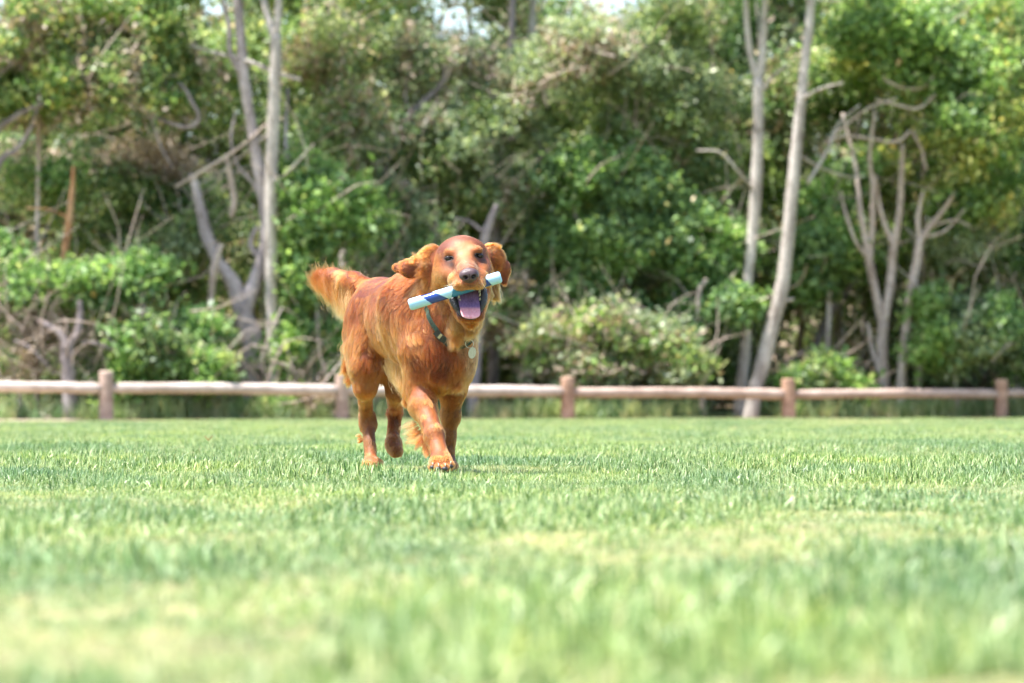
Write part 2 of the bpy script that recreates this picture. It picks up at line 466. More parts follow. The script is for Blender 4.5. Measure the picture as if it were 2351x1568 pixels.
GAPS = [(1045, 35, 62, 62), (1130, 65, 34, 34), (500, 20, 46, 60), (1395, -10, 70, 40), (1890, 15, 0.1, 0.1), (2215, 45, 34, 34), (-10, 20, 40, 60), (1000, 75, 30, 30)]
def leafmesh(blobs, size, r, per=22, spread=0.13, aspect=0.5, droop=0.0):
    """blobs rows: cx,cy,cz, rx,ry,rz, clusters. Twig-sized sprays of leaf faces inside uneven ellipsoids"""
    C = []
    for b in blobs:
        n = int(b[6])
        d = r.normal(size=(n, 3)); d /= np.linalg.norm(d, axis=1)[:, None]
        lob = 0.78 + 0.3 * np.sin(d[:, 0] * 4.1 + b[0] * 3) * np.sin(d[:, 2] * 5.3 + b[1]) + 0.12 * r.normal(size=n)
        rad = r.random(n) ** 0.45 * lob
        C.append(np.array(b[:3]) + d * rad[:, None] * np.array(b[3:6]))
    C = np.concatenate(C)
    # real gaps in the canopy where the sky shows
    hx = 1175.5 + C[:, 0] / C[:, 1] * FPX; hy = HORIZ - (C[:, 2] - CAMH) / C[:, 1] * FPX
    gap = np.zeros(len(C), bool)
    for ox, oy, ra, rb in GAPS: gap |= ((hx - ox) / ra) ** 2 + ((hy - oy) / rb) ** 2 < 1
    C = C[~gap]
    axis = r.normal(size=(len(C), 3)); axis[:, 2] = axis[:, 2] * 0.5 - droop; axis /= np.linalg.norm(axis, axis=1)[:, None]
    keep = np.repeat(np.arange(len(C)), r.poisson(per, len(C)))
    n = len(keep)
    along = r.uniform(-1, 1, n)
    c = C[keep] + axis[keep] * (along * spread * 1.5)[:, None] + r.normal(size=(n, 3)) * spread * 0.42
    u = axis[keep] * 0.5 + r.normal(size=(n, 3)) * 0.65; u[:, 2] -= 0.25
    u /= np.linalg.norm(u, axis=1)[:, None]
    nn = r.normal(size=(n, 3)) * 0.55 + np.array([0, -0.25, 0.75])
    v_ = np.cross(nn, u); v_ /= np.linalg.norm(v_, axis=1)[:, None] + 1e-9
    s = (size * r.uniform(0.65, 1.3, n))[:, None]
    nr = np.cross(u, v_)
    V = np.stack([c - u * s * 0.5, c + v_ * s * aspect * 0.5 - u * s * 0.05 + nr * s * 0.07, c + u * s * 0.5 - nr * s * 0.05,
                  c - v_ * s * aspect * 0.5 - u * s * 0.05 + nr * s * 0.07], 1).reshape(-1, 3)
    V[:, 2] = np.maximum(V[:, 2], 0.02)
    F = np.arange(4 * n).reshape(-1, 4)
    return V, F

def twigmesh(blobs, r, per_blob=8, rad=0.0062, bend=0.3):
    out = []
    for b in blobs:
        for _ in range(per_blob):
            a = np.array(b[:3]) + r.normal(size=3) * np.array(b[3:6]) * 0.45
            d = r.normal(size=3); d[2] = abs(d[2]) * 0.9 + 0.15; d /= np.linalg.norm(d)
            L = r.uniform(0.35, 1.1)
            q = rad * r.uniform(0.5, 1.6)
            m1 = a + d * L * 0.5 + r.normal(size=3) * L * bend * 0.35
            e = a + d * L + r.normal(size=3) * L * bend * 0.6
            pts = np.array([[*a, q], [*m1, q * 0.8], [*e, q * 0.35]])
            pts[:, 2] = np.maximum(pts[:, 2], 0.03)
            out.append(tube(pts, 5, 4, cap=False))
    return join(out)

tr = np.random.default_rng(21)
def px2m(px, Y): return px / FPX * Y

def tree(name, label, cat, Y, trunks=(), tmat=None, branches=(), blobs=(), leaf=None, size=0.09, per=22, spread=0.13,
         twigs=6, twig_mat=None, aspect=0.5, group=None, top=True, base=None, droop=0.0):
    """trunks and branches: polylines of (vx, vy, width in px[, depth offset]); blobs: (vx, vy, dY, half width px, half height px, half depth m, clusters)"""
    allp = [t for t in trunks] or [[(blobs[0][0], 960, 10)]]
    bx = Q(allp[0][0][0], 909, Y)
    Y += fence_y(bx.x) - 41.6       # the wood's edge runs along with the fence
    bx = Q(allp[0][0][0], 909, Y)
    root = thing(name, label, cat, (bx.x, Y, 0), group)
    def line(pl, wd_=1.0):
        rows = []
        for q in pl:
            yy = Y + (q[3] if len(q) > 3 else 0)
            p = Q(q[0], q[1], yy); rows.append((p.x, p.y, p.z, px2m(q[2] / 2, yy) * wd_))
        return rows
    for k, pl in enumerate(trunks):
        rows = line(pl)
        if rows[0][2] < 0.45: rows[0] = (rows[0][0], rows[0][1], -0.08, rows[0][3] * 1.15)
        V, F = tube(rows, max(10, 5 * len(rows)), 12, 0.04, tr)
        add('trunk', mesh('trunk', V, F), root, tmat)
    for pl in branches:
        V, F = tube(line(pl, 0.8), max(8, 4 * len(pl)), 8, 0.05, tr)
        add('branch', mesh('branch', V, F), root, tmat)
    bl = []
    for b in blobs:
        p = Q(b[0], b[1], Y + b[2])
        bl.append((p.x, p.y, p.z, px2m(b[3], Y), b[5], px2m(b[4], Y), b[6]))
    if bl:
        mats = leaf if isinstance(leaf, (list, tuple)) else [leaf]
        V, F = leafmesh(bl, size * 1.0, tr, per, spread, aspect, droop)
        me = mesh('foliage', V, F, False)
        f = add('foliage', me, root, list(mats)); f['kind'] = 'stuff'
        if len(mats) > 1:
            # whole sprays, not single leaves, share a colour family
            cen = V.reshape(-1, 4, 3).mean(1)
            nz = vnoise(cen[:, 0] * 1.0 + 40, cen[:, 2] + 40, 0.55, 11) + tr.normal(0, 0.07, len(cen))
            me.polygons.foreach_set('material_index', np.digitize(nz, np.quantile(nz, np.linspace(0, 1, len(mats) + 1)[1:-1])).astype(np.int32))
        if twigs:
            V, F = twigmesh(bl, tr, int(twigs * .95) + 2)
            add('twigs', mesh('twigs', V, F), root, twig_mat or B_TAN)['kind'] = 'stuff'
    return root

# --- trees whose trunks stand out -------------------------------------------------------------
tree('slender_tree', 'tall straight pale trunk forking near the top, left of the dog', 'tree', 42.7,
     [[(627, 962, 26), (625, 760, 27), (622, 600, 29), (622, 420, 30), (628, 250, 29), (632, 150, 27), (632, 80, 25)],
      [(632, 90, 20), (615, 40, 17, 0.1), (598, -40, 14, 0.2), (580, -220, 10, 0.4)],
      [(632, 90, 20), (638, 30, 17), (642, -60, 14), (660, -260, 9)]], B_PALE,
     [[(622, 420, 12), (660, 395, 8, -0.2), (720, 330, 5, -0.3)], [(624, 300, 12), (570, 345, 9, 0.2), (500, 400, 7, 0.3), (440, 430, 5, 0.4)],
      [(690, 183, 10, -0.1), (630, 165, 12, 0), (570, 140, 13, .1), (500, 122, 12, .2), (435, 104, 8, .3)]],
     [(560, -130, 0.5, 230, 160, 1.0, 220), (720, -180, 0.8, 220, 150, 1.0, 220)], [L_OLIVE, L_SAGE], 0.09)
tree('gnarled_tree', 'gnarled grey-lilac trunk winding up behind the tall straight pale trunk', 'tree', 42.95,
     [[(582, 962, 52), (578, 880, 48), (582, 780, 50), (560, 720, 44), (585, 650, 34), (610, 560, 30), (608, 470, 28), (596, 400, 28), (583, 330, 26),
       (572, 260, 24), (560, 180, 26), (552, 90, 24), (545, 0, 22), (530, -160, 16)],
      [(560, 730, 42), (535, 650, 34), (500, 600, 26), (475, 540, 30), (460, 480, 24), (440, 400, 16)]], B_LILAC,
     [[(600, 600, 20), (575, 560, 16), (590, 520, 12)], [(560, 180, 20), (528, 120, 16), (525, 60, 14), (508, -10, 12), (490, -80, 9)],
      [(608, 480, 12), (580, 420, 10), (545, 380, 9), (530, 320, 8), (540, 255, 6)],
      [(655, 500, 14, .3), (670, 420, 12, .3), (655, 330, 10, .4), (660, 200, 8, .5)]],
     [(430, -60, 0.8, 200, 150, 1.1, 170), (600, -200, 1.0, 200, 120, 1.0, 120)], [L_OLIVE, L_SAGE], 0.09)
tree('birch_like_tree', 'pale trunk leaning right from the fence, taller of the twin trunks', 'tree', 42.3,
     [[(1722, 965, 34), (1733, 900, 33), (1752, 830, 34), (1775, 740, 32), (1795, 660, 31), (1808, 560, 29), (1818, 450, 29), (1828, 350, 27),
       (1838, 250, 24), (1848, 150, 22), (1860, 40, 20), (1866, -60, 17), (1880, -240, 11)]], B_PALE,
     [[(1835, 355, 8), (1885, 385, 7, .2), (1945, 405, 6, .5), (1985, 405, 4, .7)], [(1855, 420, 9), (1900, 345, 8, .2), (1925, 285, 7, .3), (1975, 240, 5, .3)],
      [(1790, 690, 10), (1815, 688, 8), (1822, 686, 6)], [(1838, 230, 12), (1880, 205, 9, -.2), (1935, 190, 6, -.3)]],
     [(1850, -150, 0.4, 240, 150, 1.1, 240)], [L_OLIVE, L_BRIGHT], 0.09)
tree('upright_tree', 'pale upright trunk with a narrow fork, left of the leaning pale trunk', 'tree', 42.8,
     [[(1697, 965, 30), (1703, 880, 29), (1712, 780, 24), (1716, 660, 22), (1728, 540, 25), (1737, 420, 27), (1741, 300, 26), (1742, 180, 24)],
      [(1742, 190, 20), (1752, 120, 18), (1756, 40, 17), (1762, -80, 13), (1770, -230, 9)],
      [(1742, 190, 17), (1725, 130, 15), (1716, 60, 14), (1712, -20, 12), (1700, -160, 8)]], B_PALE,
     [[(1744, 220, 12), (1775, 175, 10, -.1), (1810, 150, 8, -.2)], [(1735, 440, 9), (1700, 400, 8, -.2), (1655, 350, 6, -.3), (1600, 345, 5, -.3)]],
     [(1660, -140, 0.6, 240, 150, 1.1, 240)], [L_SAGE, L_OLIVE], 0.09)
tree('multi_stemmed_tree', 'slim tan trunk splitting into a wide V of stems, dark hollow beside it', 'tree', 42.9,
     [[(2022, 965, 26), (2030, 880, 25), (2026, 800, 24), (2028, 740, 26)],
      [(2028, 750, 21), (2012, 680, 20), (1996, 600, 20), (1985, 540, 16), (1975, 480, 13), (1965, 380, 10, .2), (1935, 260, 8, .3)],
      [(2030, 745, 20), (2045, 650, 20), (2052, 570, 20), (2066, 490, 16), (2070, 410, 14), (2074, 330, 10)],
      [(1998, 600, 14), (2003, 520, 13), (2005, 430, 12), (1998, 360, 9), (2010, 250, 7)],
      [(2050, 560, 13), (2030, 510, 11), (2018, 460, 10), (2010, 400, 7)]], B_TAN,
     [[(1990, 590, 12), (1965, 555, 10, -.1), (1945, 500, 9, -.1), (1930, 440, 7, 0)],
      [(2090, 300, 9, -.3), (2060, 325, 9, -.3), (2000, 318, 8, -.3), (1940, 312, 8, -.3), (1890, 328, 7, -.3)],
      [(1895, 328, 8, -.3), (1950, 280, 8, -.3), (2000, 245, 7, -.3), (2060, 225, 6, -.3)],
      [(2150, 165, 8, -.3), (2120, 200, 8, -.3), (2070, 200, 8, -.3), (2030, 180, 7, -.3)],
      [(2150, 215, 8, -.3), (2110, 248, 9, -.3), (2060, 240, 8, -.3), (2010, 228, 6, -.3)],
      [(2095, 300, 8, -.4), (2115, 340, 8, -.4), (2128, 390, 6, -.4)], [(2025, 870, 16), (2002, 800, 14), (1996, 760, 12), (1990, 740, 8)]],
     [(2030, 60, -0.2, 170, 120, 0.7, 260), (2190, 130, 0.0, 180, 170, 0.9, 380), (2260, 300, -0.2, 150, 120, 0.8, 300), (2240, 450, .3, 150, 90, .6, 260),
      (2000, 380, 0.5, 110, 50, 0.4, 80)], [L_DEEP, L_DEEP, L_BRIGHT, L_BRIGHT, L_OLIVE, L_YELLOW], 0.095, twigs=5)
tree('forked_sapling', 'tan sapling stem leaning right of the V-shaped stems with a brushy top', 'tree', 42.7,
     [[(2068, 962, 22), (2070, 870, 22), (2078, 780, 22), (2090, 680, 21), (2105, 600, 20), (2112, 550, 17)],
      [(2112, 555, 15), (2135, 520, 13), (2160, 490, 11), (2195, 440, 9)], [(2112, 555, 12), (2108, 500, 10), (2120, 440, 8)]], B_TAN,
     [[(2120, 545, 9), (2170, 530, 7), (2215, 480, 5)], [(2140, 520, 7), (2190, 505, 6), (2230, 520, 4)]],
     [(2210, 560, 0.5, 110, 60, 0.5, 90)], [L_SAGE], 0.06, twigs=26)
tree('edge_tree', 'pale crooked trunk at the right edge of the wood beyond the last post', 'tree', 44.2,
     [[(2322, 962, 20), (2322, 850, 20), (2335, 760, 22), (2345, 690, 24), (2362, 610, 20), (2380, 480, 18), (2400, 300, 14), (2420, 0, 10)]], B_PALE, [],
     [(2340, 480, 0.2, 120, 180, 0.8, 260), (2380, 120, 0.3, 150, 200, 0.9, 260)], [L_SAGE, L_OLIVE], 0.085)
tree('pale_top_tree', 'pale trunk top showing above the dog among sage foliage', 'tree', 45.5,
     [[(1205, 962, 34), (1210, 800, 32), (1215, 600, 28, .1), (1222, 430, 24), (1245, 355, 20, .1), (1222, 250, 18), (1220, 100, 19), (1228, -40, 16), (1240, -200, 10)]], B_PALE,
     [[(1218, 250, 10), (1185, 300, 8), (1160, 330, 7)], [(1222, 180, 9), (1290, 150, 8), (1350, 165, 6)]],
     [(1270, -120, .3, 220, 140, 1.0, 220)], [L_SAGE], 0.075, aspect=.35)
tree('dark_stemmed_tree', 'thin dark upright stem among the sage foliage above the dog', 'tree', 45.0,
     [[(1130, 962, 26), (1135, 760, 24), (1140, 600, 22), (1142, 460, 20), (1148, 330, 20), (1158, 220, 15), (1172, 120, 17), (1176, 0, 15), (1180, -180, 10)]], B_GREY,
     [[(1150, 330, 10), (1195, 310, 11), (1240, 275, 9)], [(1155, 240, 8), (1210, 215, 9), (1255, 170, 6)]],
     [(1080, -130, .5, 220, 140, 1.0, 220)], [L_SAGE, L_OLIVE], 0.075, aspect=.35)
tree('grey_branching_tree', 'grey forked limb slanting up right behind the tail of the dog', 'tree', 44.6,
     [[(815, 962, 36), (822, 800, 32), (830, 620, 28), (845, 500, 24), (880, 400, 22), (905, 330, 20), (935, 280, 22), (965, 240, 18), (1010, 195, 13), (1060, 120, 8)],
      [(905, 335, 14), (880, 310, 12), (855, 285, 9), (830, 250, 6)]], B_GREY,
     [[(1000, 215, 12), (1018, 180, 14), (1025, 130, 8)], [(945, 270, 9), (930, 220, 8), (940, 170, 6)]],
     [(880, -80, .6, 230, 130, 1.0, 260)], [L_SAGE, L_OLIVE], 0.08)
tree('bare_topped_tree', 'pale bare trunk cut by the top edge between the forked tree and the dog', 'tree', 45.8,
     [[(800, 962, 32), (795, 700, 30), (790, 400, 27), (790, 200, 25), (793, 90, 28), (800, 0, 26), (805, -150, 16)]], B_PALE,
     [[(793, 90, 16), (765, 60, 12), (700, 70, 9), (640, 85, 6)], [(705, 60, 9), (702, 20, 11), (705, -30, 9)]],
     [(760, -160, .6, 230, 130, 1.0, 200)], [L_OLIVE], 0.08)
tree('broken_stump_tree', 'pale broken stump with Y-shaped limbs behind the leftmost fence post', 'tree', 42.6,
     [[(163, 965, 40), (160, 900, 34), (155, 830, 32), (155, 790, 30)], [(155, 795, 20), (135, 765, 16), (112, 750, 13), (88, 735, 8)],
      [(156, 795, 20), (178, 765, 18), (184, 720, 15), (182, 690, 12)]], B_GREY,
     [[(186, 785, 11, .1), (225, 790, 13, .1), (262, 803, 12, 0), (292, 818, 9, 0)], [(110, 840, 9), (70, 800, 8), (30, 780, 6)],
      [(400, 835, 7, .2), (430, 812, 9, .2), (470, 805, 9, .2), (510, 808, 6, .2)]],
     [(150, 860, .2, 130, 70, .4, 16)], [L_DARK], 0.08, twigs=44)
tree('rusty_snag', 'thin orange-brown dead stem among leaves at far left', 'tree', 43.5,
     [[(150, 962, 16), (145, 800, 15), (143, 640, 16), (150, 570, 18), (158, 510, 18), (165, 440, 12), (168, 380, 8)]], B_RUST,
     [[(158, 500, 8), (110, 480, 7), (60, 478, 6)]],
     [(120, 420, .8, 150, 100, .6, 150)], [L_BRIGHT, L_OLIVE], 0.08)
tree('bare_limbed_tree', 'grey crooked limbs reaching right across the upper left leaves', 'tree', 44.1,
     [[(-60, 962, 40), (-50, 700, 36), (-45, 480, 30), (-20, 320, 20), (30, 270, 15), (75, 246, 13), (130, 228, 14), (180, 210, 15), (212, 214, 8)],
      [(-45, 480, 22), (0, 370, 14), (40, 340, 12), (75, 280, 9), (90, 200, 9), (78, 120, 8), (40, 60, 6)]], B_GREY,
     [[(-20, 190, 10), (20, 150, 11), (60, 110, 10), (100, 85, 8), (140, 60, 5)],
      [(330, 265, 6), (370, 275, 10), (420, 292, 12), (448, 285, 11), (455, 262, 11), (440, 235, 12), (425, 205, 9), (410, 190, 6)],
      [(320, 215, 5), (345, 270, 7), (370, 340, 6), (400, 390, 4)]],
     [(-40, 150, .3, 140, 200, .7, 170)], [L_OLIVE], 0.08, twigs=10)
tree('fallen_limb_tree', 'dark slanting dead limb across the shadowed hollow right of the twin pale trunks', 'tree', 44.8,
     [[(1830, 962, 30), (1842, 880, 26), (1870, 800, 20, -.2), (1905, 720, 18, -.3), (1950, 660, 13, -.3), (1975, 600, 9, -.3)]], B_GREY,
     [[(1870, 800, 14, -.2), (1840, 810, 12, -.3), (1805, 835, 9, -.3)], [(1840, 700, 10), (1900, 640, 9), (1960, 560, 7)]], [])
tree('leaning_snag', 'short grey snag poking up just behind the head of the dog', 'tree', 43.0,
     [[(1085, 962, 26), (1095, 760, 24), (1105, 620, 22), (1115, 540, 22), (1125, 510, 18), (1140, 470, 10)]], B_GREY,
     [[(1115, 540, 9), (1080, 510, 8), (1040, 500, 5)]], [(1000, 640, .6, 120, 140, .5, 150)], [L_SAGE, L_DEEP], 0.075)
tree('hanging_branch_tree', 'bare crooked stem hanging left of the straight pale trunk', 'tree', 43.1,
     [[(478, 962, 14), (482, 780, 13), (485, 680, 13), (492, 610, 17), (508, 560, 12)],
      [(530, 500, 14, .2), (537, 460, 16, .2), (528, 400, 14, .2), (520, 360, 9, .2)]], B_TAN,
     [[(400, 430, 5), (450, 400, 8), (500, 370, 9), (560, 330, 9), (610, 285, 7)]],
     [(430, 560, .5, 110, 90, .5, 110)], [L_SAGE, L_OLIVE], 0.07, twigs=14)

# --- leafy trees and shrubs, front row --------------------------------------------------------
SH = [
 # name, label, Y, blobs, leaves, size, twigs
 ('olive_tree', 'yellow-olive leafy crown filling the upper left corner', 44.0,
  [(90, 60, 0, 210, 150, .9, 420), (300, 20, .3, 190, 130, .9, 380), (240, 190, -.2, 180, 110, .7, 330), (60, 220, .3, 150, 110, .8, 240), (420, 190, .5, 110, 120, .7, 200)], [L_OLIVE, L_DRY, L_OLIVE, L_YELLOW, L_BRIGHT, L_OLIVE], .085, 9),
 ('shaded_tree', 'darker green foliage mass left of the straight pale trunk', 44.6,
  [(330, 400, 0, 160, 110, .7, 330), (450, 500, .3, 130, 120, .7, 280), (250, 540, .2, 150, 100, .7, 280), (60, 400, .4, 140, 120, .8, 260), (400, 650, .6, 160, 110, .6, 200)], [L_DRY, L_DARK, L_DEEP, L_OLIVE], .08, 16),
 ('bright_leaf_shrub', 'shrub with a band of bright green leaves at far left above the fence', 42.9,
  [(250, 650, 0, 120, 60, .5, 240), (100, 660, .1, 110, 60, .5, 200), (330, 620, .2, 80, 50, .4, 90), (20, 620, .3, 70, 80, .5, 100)], [L_BRIGHT, L_BRIGHT, L_DEEP], .10, 5),
 ('drooping_shrub', 'low shrub with bright drooping sprigs right of the leftmost post', 42.3,
  [(320, 800, 0, 70, 80, .4, 150), (400, 840, .2, 90, 60, .4, 110), (480, 850, .1, 60, 50, .3, 80), (300, 880, .1, 70, 40, .3, 90), (460, 760, .5, 80, 50, .4, 90)], [L_BRIGHT, L_BRIGHT, L_OLIVE], .10, 6),
 ('climbing_shrub', 'glossy bright shrub climbing just right of the straight pale trunk', 42.7,
  [(720, 500, 0, 90, 110, .5, 280), (820, 500, .2, 90, 90, .5, 200), (700, 640, .1, 80, 90, .5, 170), (660, 790, 0, 70, 90, .4, 170), (760, 800, .2, 90, 110, .5, 260), (700, 400, .2, 60, 60, .4, 90)], [L_BRIGHT, L_DEEP, L_BRIGHT], .10, 7),
 ('mid_green_tree', 'mid green leafy tree behind the back of the dog', 44.4,
  [(800, 300, 0, 150, 130, .8, 330), (740, 120, .3, 140, 120, .8, 300), (900, 480, .1, 120, 110, .7, 220), (960, 660, .5, 160, 140, .7, 260)], [L_DEEP, L_OLIVE, L_DRY, L_SAGE, L_SAGE], .08, 13),
 ('sage_tree', 'grey-green fine-leaved tree above the head of the dog', 44.3,
  [(1000, 120, .2, 170, 100, .8, 360), (1050, 320, 0, 140, 110, .8, 310), (1210, 220, .3, 150, 120, .8, 340), (1330, 110, .2, 150, 110, .8, 330), (950, 380, .3, 110, 90, .7, 180), (1120, 440, .2, 120, 80, .6, 180)], [L_SAGE, L_DRY, L_SAGE, L_SAGE, L_OLIVE], .072, 20),
 ('pale_willow', 'pale silvery foliage hanging in upper middle between dog and twin trunks', 44.0,
  [(1450, 150, 0, 130, 110, .8, 300), (1580, 230, .2, 110, 130, .8, 280), (1420, 290, .3, 110, 80, .7, 190), (1540, 60, .4, 130, 80, .8, 220), (1640, 380, .3, 80, 110, .5, 150)], [L_SAGE, L_OLIVE], .075, 9),
 ('glossy_dark_tree', 'dark glossy broadleaf tree in the middle right of the dog head', 43.8,
  [(1330, 400, 0, 120, 90, .7, 260), (1450, 430, .1, 140, 100, .7, 330), (1420, 560, 0, 170, 90, .7, 340), (1290, 560, .2, 110, 100, .6, 220), (1560, 530, .1, 110, 110, .6, 260), (1330, 680, .1, 130, 70, .6, 190)], [L_DEEP, L_DEEP, L_DEEP, L_BRIGHT], .09, 5),
 ('sprawling_shrub', 'sprawling green shrub behind the fence right of the dog', 42.9,
  [(1260, 790, .1, 110, 80, .5, 200), (1400, 760, 0, 120, 70, .5, 220), (1500, 800, .1, 110, 70, .5, 200), (1350, 850, -.2, 130, 35, .3, 150), (1560, 840, 0, 80, 50, .4, 130)], [L_OLIVE, L_BRIGHT, L_DRY, L_SAGE], .085, 14),
 ('leafy_understory_tree', 'leafy understory bush hiding the foot of the upright pale trunk', 42.8,
  [(1615, 620, .5, 90, 90, .5, 260), (1690, 700, -.2, 50, 45, .2, 90), (1590, 740, .4, 90, 70, .5, 200), (1670, 560, .5, 70, 70, .4, 120)], [L_DEEP, L_BRIGHT, L_BRIGHT], .10, 4),
 ('lit_spray_bush', 'bright leaf sprays right of the leaning pale trunk at mid height', 43.4,
  [(1890, 560, 0, 90, 70, .5, 200), (1860, 640, .1, 60, 60, .4, 110), (1960, 590, .2, 60, 50, .4, 90), (1900, 470, .4, 80, 70, .5, 140)], [L_BRIGHT, L_DEEP], .10, 5),
 ('crown_right_tree', 'big leafy crown with yellowing leaves in the upper right corner', 43.7,
  [(2100, 30, 0, 200, 90, .9, 400), (2290, 70, -.2, 160, 120, .8, 400), (1980, 100, .3, 120, 110, .7, 220), (2330, 230, .1, 110, 110, .7, 240)], [L_OLIVE, L_YELLOW, L_OLIVE, L_BRIGHT, L_BRIGHT], .095, 5),
 ('right_edge_bush', 'rounded glossy bush at right behind the rail with sparkling leaves', 42.15,
  [(2190, 790, 0, 110, 75, .5, 300), (2290, 760, .1, 90, 80, .5, 230), (2150, 700, .2, 70, 50, .4, 110), (2370, 820, .2, 80, 80, .4, 150)], [L_BRIGHT, L_DEEP, L_SAGE], .10, 4),
 ('hollow_bush', 'small bright bush in front of the dark hollow behind the fourth post', 42.5,
  [(1840, 880, 0, 60, 35, .3, 110), (1900, 850, .1, 50, 40, .3, 90), (1960, 890, .1, 45, 25, .3, 60)], [L_BRIGHT, L_OLIVE], .09, 4),
 ('far_edge_bush', 'pale green foliage column at the right edge above the rail', 44.1,
  [(2330, 560, 0, 90, 110, .6, 240), (2270, 620, .2, 90, 70, .5, 160), (2340, 400, .2, 80, 90, .6, 180)], [L_SAGE, L_BRIGHT], .085, 8),
 ('brushy_thicket', 'tangle of brown bare twigs at far left behind the rail', 43.2,
  [(40, 830, 0, 100, 80, .5, 40), (-60, 700, .2, 100, 120, .5, 120), (100, 760, .3, 120, 60, .4, 40)], [L_DRY, L_DRY, L_OLIVE], .07, 60),
 ('stem_base_brush', 'dry beige brush under the gnarled trunk behind the rail', 42.4,
  [(640, 930, 0, 90, 28, .3, 60), (720, 920, .1, 60, 35, .3, 60), (480, 900, .2, 60, 50, .3, 60)], [L_DRY, L_BRIGHT], .07, 34),
 ('twig_thicket', 'pale bare-twigged thicket between the second post and the dog', 43.9,
  [(860, 640, 0, 90, 110, .5, 60), (850, 800, .1, 100, 90, .5, 90), (1010, 820, .1, 100, 90, .5, 150), (1130, 700, .4, 90, 110, .4, 150)], [L_OLIVE, L_DRY, L_DEEP], .08, 30),
]
for nm, lab, Y, bl, lf, s, tw in SH:
    bx = bl[0][0]
    low = max(b[1] for b in bl)
    tk = [[(bx, 962, 12), (bx + tr.uniform(-20, 20), 700, 11), (bx + tr.uniform(-25, 25), min(bl[0][1] + 30, 640), 8)]] if low < 760 else \
         [[(bx, 962, 9), (bx + 8, 930, 8), (bx + tr.uniform(-12, 12), bl[0][1] + 10, 5)]]
    tree(nm, lab, 'shrub' if low >= 700 or 'shrub' in nm or 'bush' in nm or 'thicket' in nm else 'tree', Y, tk, B_TAN, (), bl, lf, s, 20,
         0.12, tw)

# --- far-off wood behind them: one mass nobody could count -------------------------------------
fr2 = np.random.default_rng(77)
bl = []
for Y, n, cl, lo, hi in ((46.6, 60, 130, -160, 930), (49.5, 54, 120, -260, 930), (54.0, 60, 110, -330, 880)):
    for k in range(n):
        vx = -350 + 3050 * ((k * 0.618034) % 1.0); vy = lo + (hi - lo) * ((k + .5) / n)
        if 1830 < vx < 2010 and 640 < vy < 900 and Y < 50: continue
        if vy < 60 and (900 < vx < 1080 or 440 < vx < 560 or 1340 < vx < 1440): continue
        p = Q(vx, vy, Y + fr2.uniform(-1.2, 1.2))
        bl.append((p.x, p.y, p.z, px2m(fr2.uniform(170, 270), Y), 1.1, px2m(fr2.uniform(110, 170), Y), cl))
V, F = leafmesh(bl, 0.12, fr2, 25, 0.22)
wd = mesh('far_wood', V, F, False)
o = add('far_wood', wd, None, [L_OLIVE, L_SAGE, L_DRY, L_SAGE, L_DEEP])
cen = V.reshape(-1, 4, 3).mean(1); nz = vnoise(cen[:, 0] + 40, cen[:, 2] + 40, 1.1, 12) + fr2.normal(0, .06, len(cen))
wd.polygons.foreach_set('material_index', np.digitize(nz, np.quantile(nz, [.25, .5, .62, .8])).astype(np.int32))
tag(o, 'dense woodland foliage closing the view behind the front trees', 'woodland', kind='stuff')
bl = []
for k in range(90):
    vx = -250 + 2850 * ((k * 0.618034 + .3) % 1.0); vy = 150 + 790 * ((k * .754877) % 1.0)
    if 1800 < vx < 2010 and 620 < vy < 900: continue
    Y = fr2.uniform(44.6, 46.2); p = Q(vx, vy, Y)
    bl.append((p.x, p.y, p.z, px2m(fr2.uniform(90, 170), Y), .45, px2m(fr2.uniform(60, 110), Y), 62))
V, F = leafmesh(bl, 0.07, fr2, 20, 0.17)
me = mesh('undergrowth', V, F, False)
o = add('undergrowth', me, None, [L_SAGE, L_DRY, L_OLIVE, L_SAGE, L_BRIGHT])
cen = V.reshape(-1, 4, 3).mean(1); nz = vnoise(cen[:, 0] + 40, cen[:, 2] + 40, .45, 14) + fr2.normal(0, .07, len(cen))
me.polygons.foreach_set('material_index', np.digitize(nz, np.quantile(nz, [.25, .42, .65, .9])).astype(np.int32))
tag(o, 'fine pale leafy growth filling in between the trees', 'undergrowth', kind='stuff')
out = []
for k in range(90):
    Y = fr2.uniform(46.5, 55); vx = fr2.uniform(-250, 2600); a = Q(vx, 962, Y); h = fr2.uniform(3, 7); q = fr2.uniform(.02, .07)
    out.append(tube([(a.x, Y, 0, q), (a.x + fr2.normal(0, .25), Y, h * .4, q * .85), (a.x + fr2.normal(0, .5), Y, h * .8, q * .6), (a.x + fr2.normal(0, .8), Y, h, q * .3)], 9, 6, cap=False))
V, F = join(out)
tag(add('far_trunks', mesh('far_trunks', V, F), None, B_PALE), 'thin pale trunks deep in the woodland', 'trunks', kind='stuff')

